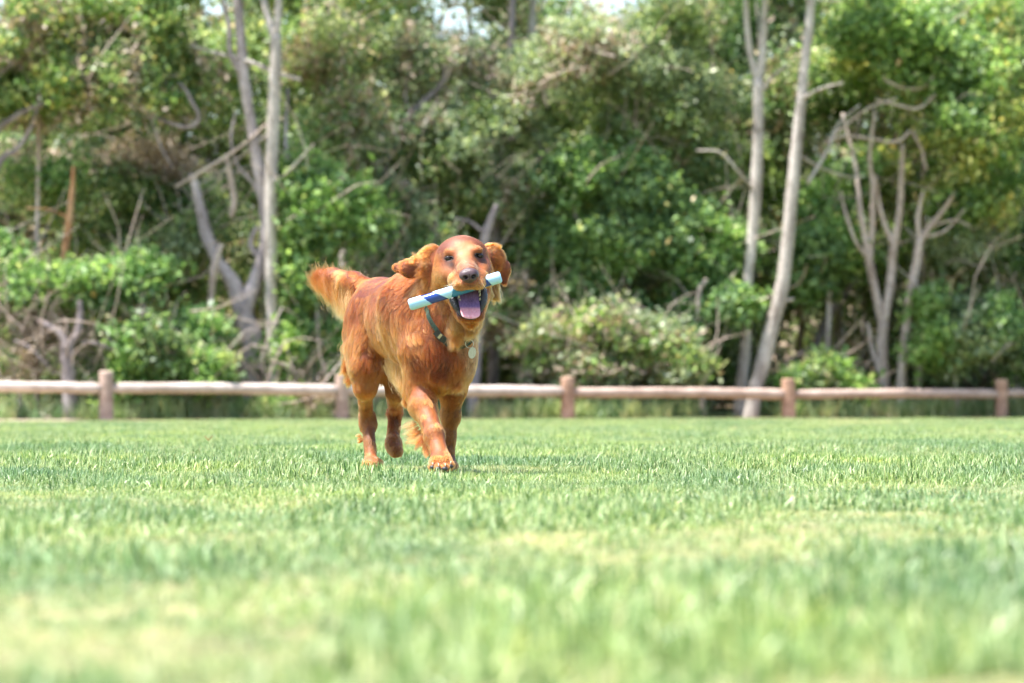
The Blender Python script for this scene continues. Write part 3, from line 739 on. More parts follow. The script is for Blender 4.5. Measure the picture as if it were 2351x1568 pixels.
# --- weeds and tall grass along the wood side of the fence -------------------------------------
weedcol = bpy.data.collections.new('weed_tufts')
for k in range(5):
    V, F = blades(22, 0.10, 0.12, 0.36, 0.005, 0.011, 0.5, rr)
    o = bpy.data.objects.new('weed_%d' % k, mesh('weed', V, F)); o.data.materials.append(M_GRASS if k < 3 else M_THATCH)
    weedcol.objects.link(o)
n = 9000
x = fr2.uniform(-8, 8, n); y = fence_y(x) + np.where(np.abs(x - Q(1700, 909, 42.6).x) < .4, 1.0, .3) + fr2.uniform(0, 3.0, n)
dn = vnoise(x + 30, y + 30, 1.1, 31)
k = (dn > 0.36) | (fr2.random(n) < 0.15)
k &= ~((x < -4.4) & (fr2.random(n) < 0.75))
x, y = x[k], y[k]; n = len(x)
gn_scatter('tall_weeds', np.stack([x, y, 0 * x], -1), np.stack([0 * x, 0 * x, fr2.uniform(0, 6.28, n)], -1),
           fr2.uniform(.4, 1.0, n) * np.where(np.abs(x - Q(1700, 909, 42.6).x) < .35, .35, 1), np.where(fr2.random(n) < .8, fr2.integers(0, 3, n), fr2.integers(3, 5, n)), weedcol,
           'tall weeds and dry grass along the wood side of the fence', 'weeds')
# ---------------------------------------------------------------- the dog: one smooth body from blended volumes
VOX = 0.004
PR = []          # primitives: (kind, data, blend)
def a3(v): return np.array(v, float)
def cone(p, q, r0, r1, k=0.03, sq=None):
    """sq: (axis vector, factor) squashes the limb's section along an axis"""
    PR.append(('cone', a3(p), a3(q), r0, r1, sq, k))
def ell(c, r, k=0.03, rot=None):
    PR.append(('ell', a3(c), a3(r), None if rot is None else np.array(Matrix.Rotation(rot[0], 3, 'X') @ Matrix.Rotation(rot[1], 3, 'Y') @ Matrix.Rotation(rot[2], 3, 'Z')), None, None, k))
def cut(c, r, k=0.01, rot=None):
    PR.append(('cut', a3(c), a3(r), None if rot is None else np.array(Matrix.Rotation(rot[0], 3, 'X') @ Matrix.Rotation(rot[1], 3, 'Y') @ Matrix.Rotation(rot[2], 3, 'Z')), None, None, k))

HD = R(15)    # heading: the dog trots towards the camera and a little to the right
# trunk
ell(P(500, 515, 12.56), (.092, .150, .108), .04, (0, 0, HD))
ell(P(465, 570, 12.60), (.088, .12, .125), .04, (0, 0, HD))
ell(P(590, 560, 12.38), (.098, .18, .135), .05, (0, 0, HD))
ell(P(705, 580, 12.20), (.112, .18, .155), .05, (0, 0, HD))
ell(P(800, 660, 12.08), (.112, .13, .165), .05, (0, 0, HD))
ell(P(862, 760, 12.00), (.098, .09, .115), .05)
ell(P(870, 850, 11.99), (.080, .075, .075), .04)
# withers, neck, ruff
cone(P(660, 470, 12.17), P(880, 350, 12.02), .092, .078, .06)
cone(P(790, 560, 12.07), P(955, 340, 11.95), .115, .080, .06)
cone(P(870, 700, 11.99), P(985, 430, 11.90), .092, .062, .05)
# skull and face
ell(P(975, 214, 11.87), (.082, .095, .070), .02)
ell(P(975, 156, 11.85), (.062, .060, .047), .02)
ell(P(903, 180, 11.86), (.036, .055, .034), .02)
ell(P(1052, 170, 11.86), (.034, .055, .034), .02)
ell(P(868, 320, 11.87), (.036, .055, .052), .03)
ell(P(1092, 300, 11.87), (.034, .055, .050), .03)
ell(P(925, 165, 11.797), (.024, .018, .015), .012, (0, R(10), 0))
ell(P(1052, 153, 11.797), (.024, .018, .015), .012, (0, R(-8), 0))
cone(P(988, 225, 11.805), P(1015, 292, 11.665), .036, .029, .022)
ell(P(958, 330, 11.73), (.034, .055, .032), .02)
ell(P(1074, 322, 11.73), (.034, .055, .032), .02)
ell(P(972, 358, 11.676), (.026, .026, .018), .016)
ell(P(1062, 350, 11.676), (.026, .026, .018), .016)
ell(P(1018, 352, 11.652), (.028, .020, .016), .012)
ell(P(900, 300, 11.815), (.034, .045, .036), .03)
ell(P(1100, 285, 11.815), (.028, .045, .034), .03)
# lower jaw (open, hanging)
cone(P(912, 400, 11.88), P(985, 545, 11.765), .022, .017, .015)
cone(P(1112, 390, 11.88), P(1072, 540, 11.765), .020, .016, .015)
cone(P(985, 548, 11.765), P(1072, 545, 11.765), .017, .017, .012)
cone(P(1010, 440, 11.90), P(1028, 560, 11.80), .050, .026, .02)
cut(P(1018, 455, 11.765), (.044, .050, .050), .008, (R(-12), 0, 0))
# eye hollows
# (the eye openings are cut below, where the finished face lies)
# ears
ell(P(790, 215, 11.93), (.040, .022, .052), .015, (0, R(18), 0))
cone(P(770, 225, 11.94), P(660, 262, 11.96), .036, .026, .012, ((0, 1, 0), .45))
cone(P(665, 262, 11.96), P(588, 258, 11.99), .025, .014, .012, ((0, 1, 0), .5))
cone(P(790, 250, 11.92), P(778, 360, 11.92), .030, .016, .012, ((0, 1, 0), .5))
ell(P(1160, 195, 11.93), (.030, .022, .046), .015, (0, R(-25), 0))
cone(P(1180, 190, 11.93), P(1222, 260, 11.94), .026, .022, .012, ((0, 1, 0), .5))
cone(P(1222, 260, 11.94), P(1230, 338, 11.94), .021, .011, .012, ((0, 1, 0), .5))
cone(P(1150, 300, 11.93), P(1165, 420, 11.93), .022, .013, .012, ((0, 1, 0), .6))
# right foreleg (photo left), reaching forward
cone(P(735, 770, 12.02), P(732, 960, 12.02), .066, .048, .04)
cone(P(732, 960, 12.02), P(742, 1090, 11.97), .045, .036, .03)
cone(P(742, 1090, 11.97), P(806, 1250, 11.88), .036, .0255, .03)
ell(P(808, 1262, 11.865), (.029, .030, .034), .02)
cone(P(810, 1275, 11.87), P(848, 1400, 11.81), .026, .028, .02)
ell(P(850, 1425, 11.78), (.035, .042, .026), .02)
for i, (tx, tz, ty) in enumerate(((797, 1448, 11.765), (831, 1455, 11.745), (872, 1455, 11.745), (905, 1440, 11.765))):
    ell(P(tx, tz, ty), (.0118, .024, .0145), .003)
# left foreleg (photo right), planted behind
cone(P(935, 840, 12.03), P(922, 980, 12.08), .056, .040, .04)
cone(P(922, 980, 12.08), P(908, 1140, 12.12), .038, .028, .03)
cone(P(908, 1140, 12.12), P(894, 1270, 12.14), .027, .021, .02)
cone(P(894, 1270, 12.14), P(890, 1420, 12.14), .021, .023, .02)
ell(P(885, 1450, 12.11), (.033, .045, .022), .02)
# right hind leg (photo left), planted
ell(P(392, 690, 12.60), (.062, .115, .12), .05, (0, 0, HD))
ell(P(394, 820, 12.55), (.049, .088, .11), .05, (R(15), 0, 0))
cone(P(400, 880, 12.50), P(394, 970, 12.50), .045, .031, .04)
cone(P(394, 970, 12.50), P(396, 1090, 12.64), .029, .0165, .025)
cone(P(396, 1110, 12.64), P(405, 1180, 12.67), .018, .021, .02)
cone(P(405, 1150, 12.68), P(412, 1200, 12.67), .023, .023, .02)
cone(P(410, 1200, 12.67), P(425, 1400, 12.60), .020, .0185, .02)
cone(P(385, 1130, 12.72), P(398, 1210, 12.71), .014, .016, .015)
ell(P(432, 1435, 12.56), (.032, .048, .022), .02)
# left hind leg (photo right), lifted
ell(P(590, 780, 12.60), (.058, .09, .12), .05)
cone(P(590, 900, 12.55), P(580, 1000, 12.56), .042, .031, .03)
cone(P(580, 1000, 12.56), P(572, 1130, 12.74), .028, .018, .02)
cone(P(572, 1130, 12.74), P(560, 1300, 12.74), .020, .021, .02)
ell(P(562, 1320, 12.71), (.027, .030, .032), .02)
ell(P(578, 1355, 12.69), (.021, .022, .020), .012)
# tail
cone(P(430, 400, 12.68), P(320, 345, 12.76), .040, .034, .03)
cone(P(320, 345, 12.76), P(200, 318, 12.84), .034, .031, .02)
cone(P(200, 318, 12.84), P(120, 305, 12.88), .031, .022, .02)

lo, hi = np.array([1e9] * 3), np.array([-1e9] * 3)
for p in PR:
    if p[0] == 'cone':
        rr_ = max(p[3], p[4]); lo = np.minimum(lo, np.minimum(p[1], p[2]) - rr_); hi = np.maximum(hi, np.maximum(p[1], p[2]) + rr_)
    elif p[0] == 'ell':
        lo = np.minimum(lo, p[1] - p[2].max()); hi = np.maximum(hi, p[1] + p[2].max())
lo -= 0.02; hi += 0.02
dim = np.ceil((hi - lo) / VOX).astype(int) + 1
D = np.full(dim, 0.2, np.float32)
for p in PR:
    k = p[6]
    if p[0] == 'cone':
        rr_ = max(p[3], p[4]); b0 = np.minimum(p[1], p[2]) - rr_; b1 = np.maximum(p[1], p[2]) + rr_
    else:
        b0, b1 = p[1] - p[2].max(), p[1] + p[2].max()
    m = k + 0.03
    i0 = np.maximum(((b0 - m - lo) / VOX).astype(int), 0); i1 = np.minimum(((b1 + m - lo) / VOX).astype(int) + 2, dim)
    sl_ = tuple(slice(a, b) for a, b in zip(i0, i1))
    G = np.stack(np.meshgrid(*[lo[i] + VOX * np.arange(i0[i], i1[i]) for i in range(3)], indexing='ij'), -1).astype(np.float32)
    if p[0] == 'cone':
        ba = p[2] - p[1]; pa_ = G - p[1].astype(np.float32)
        h = np.clip((pa_ @ ba.astype(np.float32)) / (ba @ ba), 0, 1)
        q = pa_ - h[..., None] * ba.astype(np.float32)
        if p[5]:
            ax, f = np.array(p[5][0], np.float32), p[5][1]
            q = q + (q @ ax)[..., None] * ax * (1 / f - 1)
        d = np.linalg.norm(q, axis=-1) - (p[3] + (p[4] - p[3]) * h)
        if p[5]: d = d * 0.6
    else:
        q = G - p[1].astype(np.float32)
        if p[3] is not None: q = q @ p[3].astype(np.float32)
        k0 = np.linalg.norm(q / p[2].astype(np.float32), axis=-1); k1 = np.linalg.norm(q / (p[2] ** 2).astype(np.float32), axis=-1) + 1e-6
        d = k0 * (k0 - 1) / k1
    A = D[sl_]
    if p[0] == 'cut':
        h = np.clip(0.5 - 0.5 * (A + d) / k, 0, 1); D[sl_] = A * (1 - h) - d * h + k * h * (1 - h)
    else:
        h = np.clip(0.5 + 0.5 * (A - d) / k, 0, 1); D[sl_] = A * (1 - h) + d * h - k * h * (1 - h)

def smp(q):
    i = np.clip(np.floor(q).astype(int), 0, dim - 2); f = q - i; o = 0
    for a in (0, 1):
        for b in (0, 1):
            for c in (0, 1):
                w_ = (f[:, 0] if a else 1 - f[:, 0]) * (f[:, 1] if b else 1 - f[:, 1]) * (f[:, 2] if c else 1 - f[:, 2])
                o = o + w_ * D[i[:, 0] + a, i[:, 1] + b, i[:, 2] + c]
    return o
def field_hit(cx, cy_):
    ys = np.arange(11.55, 12.2, .001); pp = np.array([P(cx, cy_, y) for y in ys])
    return pp[np.argmax(smp((pp - lo) / VOX) < 0)]
EYES = []
for ex, ez, tl_ in ((897, 199, -8), (1079, 182, 14)):
    e = np.mean([field_hit(ex + dx, ez + dz) for dx, dz in ((-24, 3), (24, 3), (0, 16), (0, -14))], 0); e[0], e[2] = P(ex, ez, e[1])[0], P(ex, ez, e[1])[2]
    EYES.append(e)
    r_ = np.array((.0130, .010, .0049)); m_ = np.array(Matrix.Rotation(R(tl_), 3, 'Y'))
    i0 = ((e - .03 - lo) / VOX).astype(int); i1 = ((e + .03 - lo) / VOX).astype(int)
    sl_ = tuple(slice(a, b) for a, b in zip(i0, i1))
    G = np.stack(np.meshgrid(*[lo[i] + VOX * np.arange(i0[i], i1[i]) for i in range(3)], indexing='ij'), -1)
    q = (G - e) @ m_; k0 = np.linalg.norm(q / r_, axis=-1); d = k0 * (k0 - 1) / (np.linalg.norm(q / r_ ** 2, axis=-1) + 1e-6)
    A = D[sl_]; h = np.clip(0.5 - 0.5 * (A + d) / .004, 0, 1); D[sl_] = A * (1 - h) - d * h + .004 * h * (1 - h)

def surface_nets(D, lo, vx):
    S = D < 0
    c = np.zeros(np.array(D.shape) - 1, np.int8)
    for a in (0, 1):
        for b in (0, 1):
            for e in (0, 1):
                c += S[a:D.shape[0] - 1 + a, b:D.shape[1] - 1 + b, e:D.shape[2] - 1 + e]
    I = np.stack(np.nonzero((c > 0) & (c < 8)), -1)
    idm = np.full(c.shape, -1, np.int32); idm[tuple(I.T)] = np.arange(len(I))
    acc, cnt = np.zeros((len(I), 3)), np.zeros(len(I))
    cor = [(a, b, e) for a in (0, 1) for b in (0, 1) for e in (0, 1)]
    for u in cor:
        for ax in range(3):
            if u[ax]: continue
            v_ = list(u); v_[ax] = 1
            du = D[tuple((I + u).T)]; dv = D[tuple((I + v_).T)]
            m = (du < 0) != (dv < 0); t = np.where(m, du / np.where(m, du - dv, 1), 0)
            q = np.tile(np.array(u, float), (len(I), 1)); q[:, ax] += t
            acc += q * m[:, None]; cnt += m
    V = (I + acc / cnt[:, None]) * vx + lo
    F = []
    for ax in range(3):
        a, b = [(1, 2), (2, 0), (0, 1)][ax]
        s0 = [slice(None)] * 3; s1 = [slice(None)] * 3; s0[ax] = slice(0, -1); s1[ax] = slice(1, None)
        X = S[tuple(s0)] != S[tuple(s1)]
        E = np.stack(np.nonzero(X), -1)
        E = E[(E[:, a] > 0) & (E[:, b] > 0) & (E[:, a] < D.shape[a] - 1) & (E[:, b] < D.shape[b] - 1)]
        o = np.zeros(3, int)
        def cell(da, db):
            q = E.copy(); q[:, a] += da; q[:, b] += db; return idm[tuple(q.T)]
        f = np.stack([cell(-1, -1), cell(0, -1), cell(0, 0), cell(-1, 0)], -1)
        ins = S[tuple(E.T)]
        f[~ins] = f[~ins][:, ::-1]
        F.append(f)
    return V, np.concatenate(F)
BV, BF = surface_nets(D, lo, VOX)
# trilinear sampling of the field's gradient gives smooth outward normals
def grad(Pn):
    q = (Pn - lo) / VOX
    def smp(q):
        i = np.clip(np.floor(q).astype(int), 0, dim - 2); f = q - i; o = 0
        for a in (0, 1):
            for b in (0, 1):
                for c in (0, 1):
                    w_ = (f[:, 0] if a else 1 - f[:, 0]) * (f[:, 1] if b else 1 - f[:, 1]) * (f[:, 2] if c else 1 - f[:, 2])
                    o = o + w_ * D[i[:, 0] + a, i[:, 1] + b, i[:, 2] + c]
        return o
    g_ = np.stack([smp(q + e) - smp(q - e) for e in np.eye(3) * 1.0], -1)
    return g_ / (np.linalg.norm(g_, axis=1)[:, None] + 1e-9)

# --- guides: where, which way the coat lies on the picture (right, down, towards camera), length, colour, lift
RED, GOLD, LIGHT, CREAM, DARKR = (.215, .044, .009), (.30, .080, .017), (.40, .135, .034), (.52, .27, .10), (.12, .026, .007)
FACE, FACEL, PINKB, SHADE = (.46, .165, .040), (.58, .34, .17), (.37, .165, .075), (.23, .088, .026)  # SHADE: coat colour with shade painted in, as on the hind legs
GU = [
 # face
 (975, 75, 11.85, (0, -.3, -1), .014, RED, .3), (880, 130, 11.83, (-1, -.1, -.6), .010, RED, .3), (1080, 120, 11.83, (1, -.1, -.6), .010, RED, .3),
 (985, 120, 11.79, (0, -1, -.3), .007, FACEL, .25), (990, 170, 11.78, (0, -1, -.3), .006, FACEL, .2), (920, 155, 11.77, (-.6, -.8, 0), .007, GOLD, .3),
 (1056, 140, 11.77, (.6, -.8, 0), .007, GOLD, .3), (992, 220, 11.75, (0, -1, -.2), .008, PINKB, .15), (1015, 262, 11.69, (0, -1, -.2), .006, PINKB, .15),
 (945, 250, 11.75, (-1, -.2, -.3), .010, LIGHT, .2), (1060, 240, 11.75, (1, -.2, -.3), .010, LIGHT, .2), (845, 200, 11.86, (-.8, .5, -.6), .016, LIGHT, .3),
 (1125, 190, 11.86, (.8, .5, -.6), .016, LIGHT, .3), (870, 280, 11.82, (-.8, .6, -.4), .020, LIGHT, .3), (1105, 270, 11.82, (.8, .6, -.4), .020, LIGHT, .3),
 (900, 340, 11.80, (-.8, .6, -.4), .020, LIGHT, .3), (950, 330, 11.70, (-.8, .6, .1), .012, FACE, .3), (1085, 320, 11.70, (.8, .6, .1), .012, FACE, .3),
 (970, 370, 11.66, (-.3, 1, .2), .010, FACE, .45), (1060, 365, 11.66, (.3, 1, .2), .010, FACE, .45), (830, 340, 11.88, (-.5, 1, -.3), .022, GOLD, .4),
 (905, 240, 11.80, (-.8, .6, -.3), .008, DARKR, .3), (930, 262, 11.78, (-.8, .6, -.3), .007, SHADE, .3), (1112, 225, 11.80, (.8, .6, -.3), .008, DARKR, .3),
 (918, 148, 11.772, (-.6, -.8, 0), .007, (.50, .19, .04), .35), (1052, 138, 11.772, (.6, -.8, 0), .007, (.50, .19, .04), .35), (850, 140, 11.86, (-1, .1, -.5), .010, RED, .3), (1110, 140, 11.86, (1, .1, -.5), .010, RED, .3),
 (880, 385, 11.84, (-.7, .8, -.2), .020, SHADE, .35), (925, 300, 11.76, (-.9, .3, -.2), .007, GOLD, .25), (1100, 290, 11.76, (.9, .3, -.2), .007, GOLD, .25),
 # ears
 (820, 170, 11.90, (-.9, .1, -.2), .022, LIGHT, .35), (780, 180, 11.92, (-1, -.15, 0), .032, LIGHT, .45), (720, 215, 11.94, (-1, -.2, 0), .036, GOLD, .4),
 (650, 260, 11.96, (-1, 0, 0), .030, RED, .25), (580, 260, 11.99, (-1, -.25, 0), .028, RED, .25), (750, 280, 11.92, (-.6, .8, .1), .045, GOLD, .3),
 (780, 350, 11.91, (-.25, 1, 0), .055, LIGHT, .25), (790, 400, 11.91, (-.35, 1, 0), .050, GOLD, .3),
 (1140, 140, 11.92, (.8, -.3, 0), .022, LIGHT, .45), (1180, 170, 11.92, (.9, .3, 0), .028, GOLD, .4), (1225, 240, 11.93, (.4, .9, 0), .024, GOLD, .3),
 (1232, 330, 11.93, (.1, 1, 0), .020, RED, .25), (1150, 330, 11.92, (.4, 1, 0), .050, CREAM, .25), (1165, 420, 11.92, (.6, .8, 0), .045, CREAM, .3),
 # jaw, throat, neck
 (930, 470, 11.85, (-.3, 1, -.1), .016, GOLD, .3), (1110, 460, 11.85, (.3, 1, -.1), .020, LIGHT, .35), (1030, 575, 11.77, (0, 1, .2), .016, GOLD, .5),
 (950, 560, 11.84, (-.1, 1, 0), .045, GOLD, .35), (1040, 610, 11.83, (.1, 1, 0), .055, LIGHT, .35), (960, 650, 11.86, (-.15, 1, 0), .075, LIGHT, .3),
 (1060, 580, 11.86, (.3, 1, 0), .040, LIGHT, .3), (880, 470, 11.90, (-.35, 1, 0), .035, SHADE, .25), (850, 560, 11.93, (.3, 1, 0), .035, GOLD, .25),
 (700, 470, 12.05, (-.7, .7, .1), .038, DARKR, .35), (680, 560, 12.05, (-.5, .8, .2), .038, RED, .3), (760, 650, 12.0, (.5, .7, .2), .036, LIGHT, .3),
 (640, 380, 12.12, (-.7, .5, 0), .032, RED, .25), (720, 400, 12.04, (-.7, .6, 0), .030, RED, .3), (640, 500, 12.10, (-.6, .6, 0), .040, DARKR, .35),
 # chest
 (680, 650, 12.02, (.6, .6, .1), .036, LIGHT, .25), (760, 720, 11.97, (.8, .55, .1), .042, LIGHT, .3), (850, 780, 11.92, (.5, .9, .1), .045, RED, .35),
 (900, 740, 11.91, (.3, 1, 0), .040, RED, .3), (1000, 720, 11.91, (.2, 1, 0), .028, PINKB, .2), (1060, 700, 11.96, (.2, 1, -.2), .024, PINKB, .25),
 (1040, 840, 11.95, (-.1, 1, 0), .028, PINKB, .25), (960, 860, 11.92, (-.2, 1, .1), .040, GOLD, .3), (860, 870, 11.92, (-.5, .9, .1), .045, DARKR, .35),
 (880, 960, 11.94, (-.3, 1, .1), .042, LIGHT, .35), (960, 960, 11.96, (-.2, 1, 0), .035, GOLD, .3), (820, 930, 11.95, (.3, .9, .2), .038, GOLD, .4),
 (670, 780, 12.0, (.3, 1, 0), .036, GOLD, .25), (650, 860, 12.0, (.1, 1, 0), .036, LIGHT, .3), (730, 850, 11.95, (.3, 1, 0), .030, RED, .25),
 # flank and back
 (560, 330, 12.3, (-.8, .4, 0), .024, RED, .12), (480, 330, 12.5, (-.8, .5, 0), .026, RED, .12), (420, 380, 12.6, (-.6, .8, 0), .028, RED, .15),
 (520, 430, 12.35, (-.5, .9, 0), .026, RED, .12), (440, 480, 12.5, (-.4, 1, 0), .030, RED, .15), (600, 450, 12.2, (-.6, .8, 0), .030, RED, .2),
 (560, 560, 12.25, (-.6, .6, 0), .030, LIGHT, .2), (480, 580, 12.4, (-.5, .7, 0), .030, GOLD, .2), (600, 680, 12.15, (-.5, .8, 0), .034, GOLD, .25),
 (380, 520, 12.55, (-.4, 1, 0), .034, RED, .2), (520, 700, 12.35, (-.4, 1, 0), .035, GOLD, .2), (430, 680, 12.5, (-.5, .9, 0), .036, LIGHT, .25),
 (560, 800, 12.3, (-.2, 1, 0), .040, LIGHT, .2), (600, 900, 12.3, (0, 1, 0), .055, CREAM, .2), (520, 860, 12.4, (-.1, 1, 0), .045, LIGHT, .2),
 # haunch and legs
 (310, 600, 12.65, (-.8, .7, 0), .045, GOLD, .35), (290, 700, 12.65, (-.6, .9, 0), .050, LIGHT, .35), (350, 780, 12.5, (-.1, 1, 0), .042, LIGHT, .25),
 (290, 850, 12.6, (-.4, 1, 0), .045, LIGHT, .3), (420, 850, 12.45, (.1, 1, 0), .040, GOLD, .25), (330, 980, 12.55, (-.2, 1, 0), .034, GOLD, .3),
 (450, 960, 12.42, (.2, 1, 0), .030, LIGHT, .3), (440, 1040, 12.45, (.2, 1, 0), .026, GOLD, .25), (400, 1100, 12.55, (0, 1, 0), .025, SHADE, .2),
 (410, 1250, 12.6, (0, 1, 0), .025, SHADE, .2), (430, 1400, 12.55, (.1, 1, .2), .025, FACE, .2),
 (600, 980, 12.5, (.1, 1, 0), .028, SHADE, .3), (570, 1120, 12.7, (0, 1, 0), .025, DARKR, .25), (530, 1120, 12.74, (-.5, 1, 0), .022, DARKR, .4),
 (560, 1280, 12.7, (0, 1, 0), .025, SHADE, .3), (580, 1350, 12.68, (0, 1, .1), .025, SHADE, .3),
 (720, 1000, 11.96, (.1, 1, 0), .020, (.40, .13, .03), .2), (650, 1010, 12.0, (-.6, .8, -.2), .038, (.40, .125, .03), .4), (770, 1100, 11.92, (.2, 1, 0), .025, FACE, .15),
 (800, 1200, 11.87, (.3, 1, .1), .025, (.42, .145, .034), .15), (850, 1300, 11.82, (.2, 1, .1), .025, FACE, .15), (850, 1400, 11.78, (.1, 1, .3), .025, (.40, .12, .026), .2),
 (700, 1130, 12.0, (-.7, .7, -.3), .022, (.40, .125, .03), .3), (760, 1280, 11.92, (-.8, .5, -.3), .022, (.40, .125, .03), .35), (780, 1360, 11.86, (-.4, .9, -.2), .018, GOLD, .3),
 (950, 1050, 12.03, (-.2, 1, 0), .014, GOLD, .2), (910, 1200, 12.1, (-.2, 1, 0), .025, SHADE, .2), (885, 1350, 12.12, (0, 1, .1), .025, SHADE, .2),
 # tail
 (400, 340, 12.68, (-.6, .8, 0), .035, RED, .2), (320, 310, 12.74, (-.9, .2, 0), .030, RED, .08), (220, 285, 12.82, (-1, .1, 0), .028, RED, .04),
 (110, 280, 12.87, (-.6, .8, 0), .022, GOLD, .05), (85, 300, 12.88, (.1, 1, .2), .025, GOLD, .05), (100, 320, 12.88, (.2, 1, 0), .040, GOLD, .15), (180, 330, 12.84, (.15, 1, 0), .075, LIGHT, .2),
 (260, 350, 12.80, (.15, 1, 0), .125, CREAM, .2), (330, 370, 12.76, (-.05, 1, 0), .140, CREAM, .2),
]
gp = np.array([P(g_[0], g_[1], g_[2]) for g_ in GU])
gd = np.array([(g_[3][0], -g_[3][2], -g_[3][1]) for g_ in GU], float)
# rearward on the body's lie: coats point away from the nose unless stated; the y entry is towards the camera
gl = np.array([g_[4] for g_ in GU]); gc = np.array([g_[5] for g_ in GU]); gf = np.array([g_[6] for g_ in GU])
def guide(Pn, chunk=20000, power=3.2):
    o = []
    for s in range(0, len(Pn), chunk):
        d2 = ((Pn[s:s + chunk, None, :] - gp[None]) ** 2).sum(-1) + 1e-5
        w_ = d2 ** (-power / 2 - .9); w_ /= w_.sum(1)[:, None]
        o.append(np.concatenate([w_ @ gd, w_ @ gl[:, None], w_ @ gc, w_ @ gf[:, None]], 1))
    return np.concatenate(o)

# coat markings and painted shading of bridge, eye hollows and folds: soft-edged spots (cx, cy, rx, ry, colour, strength)
MARKS_SHADE = [
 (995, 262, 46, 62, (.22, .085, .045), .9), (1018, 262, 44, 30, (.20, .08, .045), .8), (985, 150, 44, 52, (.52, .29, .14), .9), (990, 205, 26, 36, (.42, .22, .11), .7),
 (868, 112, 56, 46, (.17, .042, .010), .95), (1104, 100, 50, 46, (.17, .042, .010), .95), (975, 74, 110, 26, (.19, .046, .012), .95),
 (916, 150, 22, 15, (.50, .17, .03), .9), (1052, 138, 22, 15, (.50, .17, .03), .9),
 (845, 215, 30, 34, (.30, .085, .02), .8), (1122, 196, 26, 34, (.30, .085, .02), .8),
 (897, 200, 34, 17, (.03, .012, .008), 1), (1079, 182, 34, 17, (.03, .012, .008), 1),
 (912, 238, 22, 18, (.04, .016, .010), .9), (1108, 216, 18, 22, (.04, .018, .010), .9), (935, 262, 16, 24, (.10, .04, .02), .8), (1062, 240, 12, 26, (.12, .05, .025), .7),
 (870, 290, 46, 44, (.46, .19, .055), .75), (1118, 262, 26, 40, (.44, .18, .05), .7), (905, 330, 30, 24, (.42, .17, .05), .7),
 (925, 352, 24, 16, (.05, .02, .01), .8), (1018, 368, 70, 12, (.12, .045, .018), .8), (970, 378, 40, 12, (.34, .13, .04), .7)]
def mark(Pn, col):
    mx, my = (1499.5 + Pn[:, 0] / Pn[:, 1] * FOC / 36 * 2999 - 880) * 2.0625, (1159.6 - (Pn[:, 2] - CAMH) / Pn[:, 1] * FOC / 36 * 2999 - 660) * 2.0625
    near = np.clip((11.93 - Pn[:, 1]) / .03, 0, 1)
    for x_, y_, a_, b_, c_, s_ in MARKS_SHADE:
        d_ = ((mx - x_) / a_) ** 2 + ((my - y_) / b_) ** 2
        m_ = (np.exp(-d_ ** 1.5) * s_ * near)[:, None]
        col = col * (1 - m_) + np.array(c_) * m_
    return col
# --- skin colours by place
vt = BV.copy()
info = guide(vt)
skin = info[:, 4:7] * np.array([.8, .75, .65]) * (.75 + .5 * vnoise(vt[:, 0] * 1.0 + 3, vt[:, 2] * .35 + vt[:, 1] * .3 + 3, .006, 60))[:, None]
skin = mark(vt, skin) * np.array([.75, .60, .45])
def soft(d, r, w_): return np.clip((r + w_ - d) / w_, 0, 1)
def elld(Pn, c, r): return np.linalg.norm((Pn - np.array(c)) / np.array(r), axis=1)
mth = soft(elld(vt, P(1014, 458, 11.76), (.051, .075, .054)), .97, .12)
lipz = mth * (vt[:, 2] < P(0, 385, 11.75).z)
skin = skin * (1 - lipz[:, None]) + np.array([.012, .012, .022]) * lipz[:, None]
for e in EYES:
    m = soft(elld(vt, e, (.0142, .03, .0070)), 1.0, .25)[:, None]
    skin = skin * (1 - m) + np.array([.02, .012, .012]) * m
BARE = [(P(1018, 302, 11.63), (.033, .028, .026))]

dog = thing('dog', 'golden-red long-haired dog trotting toward the camera with open mouth, wearing a collar', 'dog', (-0.15, 12.1, 0))
g = NT('dog_skin_undercoat')
at = g.n('Attribute'); at.attribute_name = 'skin'
g.l(at.outputs['Color'], g.b.inputs['Base Color'])
g.b.inputs['Roughness'].default_value = 0.62
g.bump(g.noise(180, 4, g.pos()), 0.35, 0.004)
body_me = mesh('dog_body', BV, BF)
ca = body_me.attributes.new('skin', 'FLOAT_COLOR', 'POINT')
ca.data.foreach_set('color', np.concatenate([skin, np.ones((len(skin), 1))], 1).astype(np.float32).ravel())
body = add('body', body_me, dog, g.m)
bvh = BVHTree.FromPolygons(BV.tolist(), BF.tolist())
def surf(cx, cy_, off=0.0, Y0=11.0):
    """first hit of the body along the view line through a picture spot, then lifted off the skin"""
    a, b = P(cx, cy_, Y0), P(cx, cy_, 14.0)
    h = bvh.ray_cast(a, (b - a).normalized())
    return (h[0] + h[1] * off, h[1]) if h[0] is not None else (P(cx, cy_, 12.0), Vector((0, -1, 0)))

# --- the coat: strands rooted on the body
hr = np.random.default_rng(99)
tri = np.concatenate([BF[:, [0, 1, 2]], BF[:, [0, 2, 3]]])
A_, B_, C_ = BV[tri[:, 0]], BV[tri[:, 1]], BV[tri[:, 2]]
ar = np.linalg.norm(np.cross(B_ - A_, C_ - A_), axis=1) / 2
cen = (A_ + B_ + C_) / 3
def px_of(Pn):
    nx = 1499.5 + Pn[:, 0] / Pn[:, 1] * FOC / 36 * 2999; ny = 1159.6 - (Pn[:, 2] - CAMH) / Pn[:, 1] * FOC / 36 * 2999
    return (nx - 880) * 2.0625, (ny - 660) * 2.0625
ghead = soft(elld(cen, P(990, 260, 11.80), (.12, .16, .12)), 1, .3)
wgt = ar * (1 + 6.0 * ghead + 2.6 * (cen[:, 2] < .33))
NH = 540000
ti = hr.choice(len(tri), NH, p=wgt / wgt.sum())
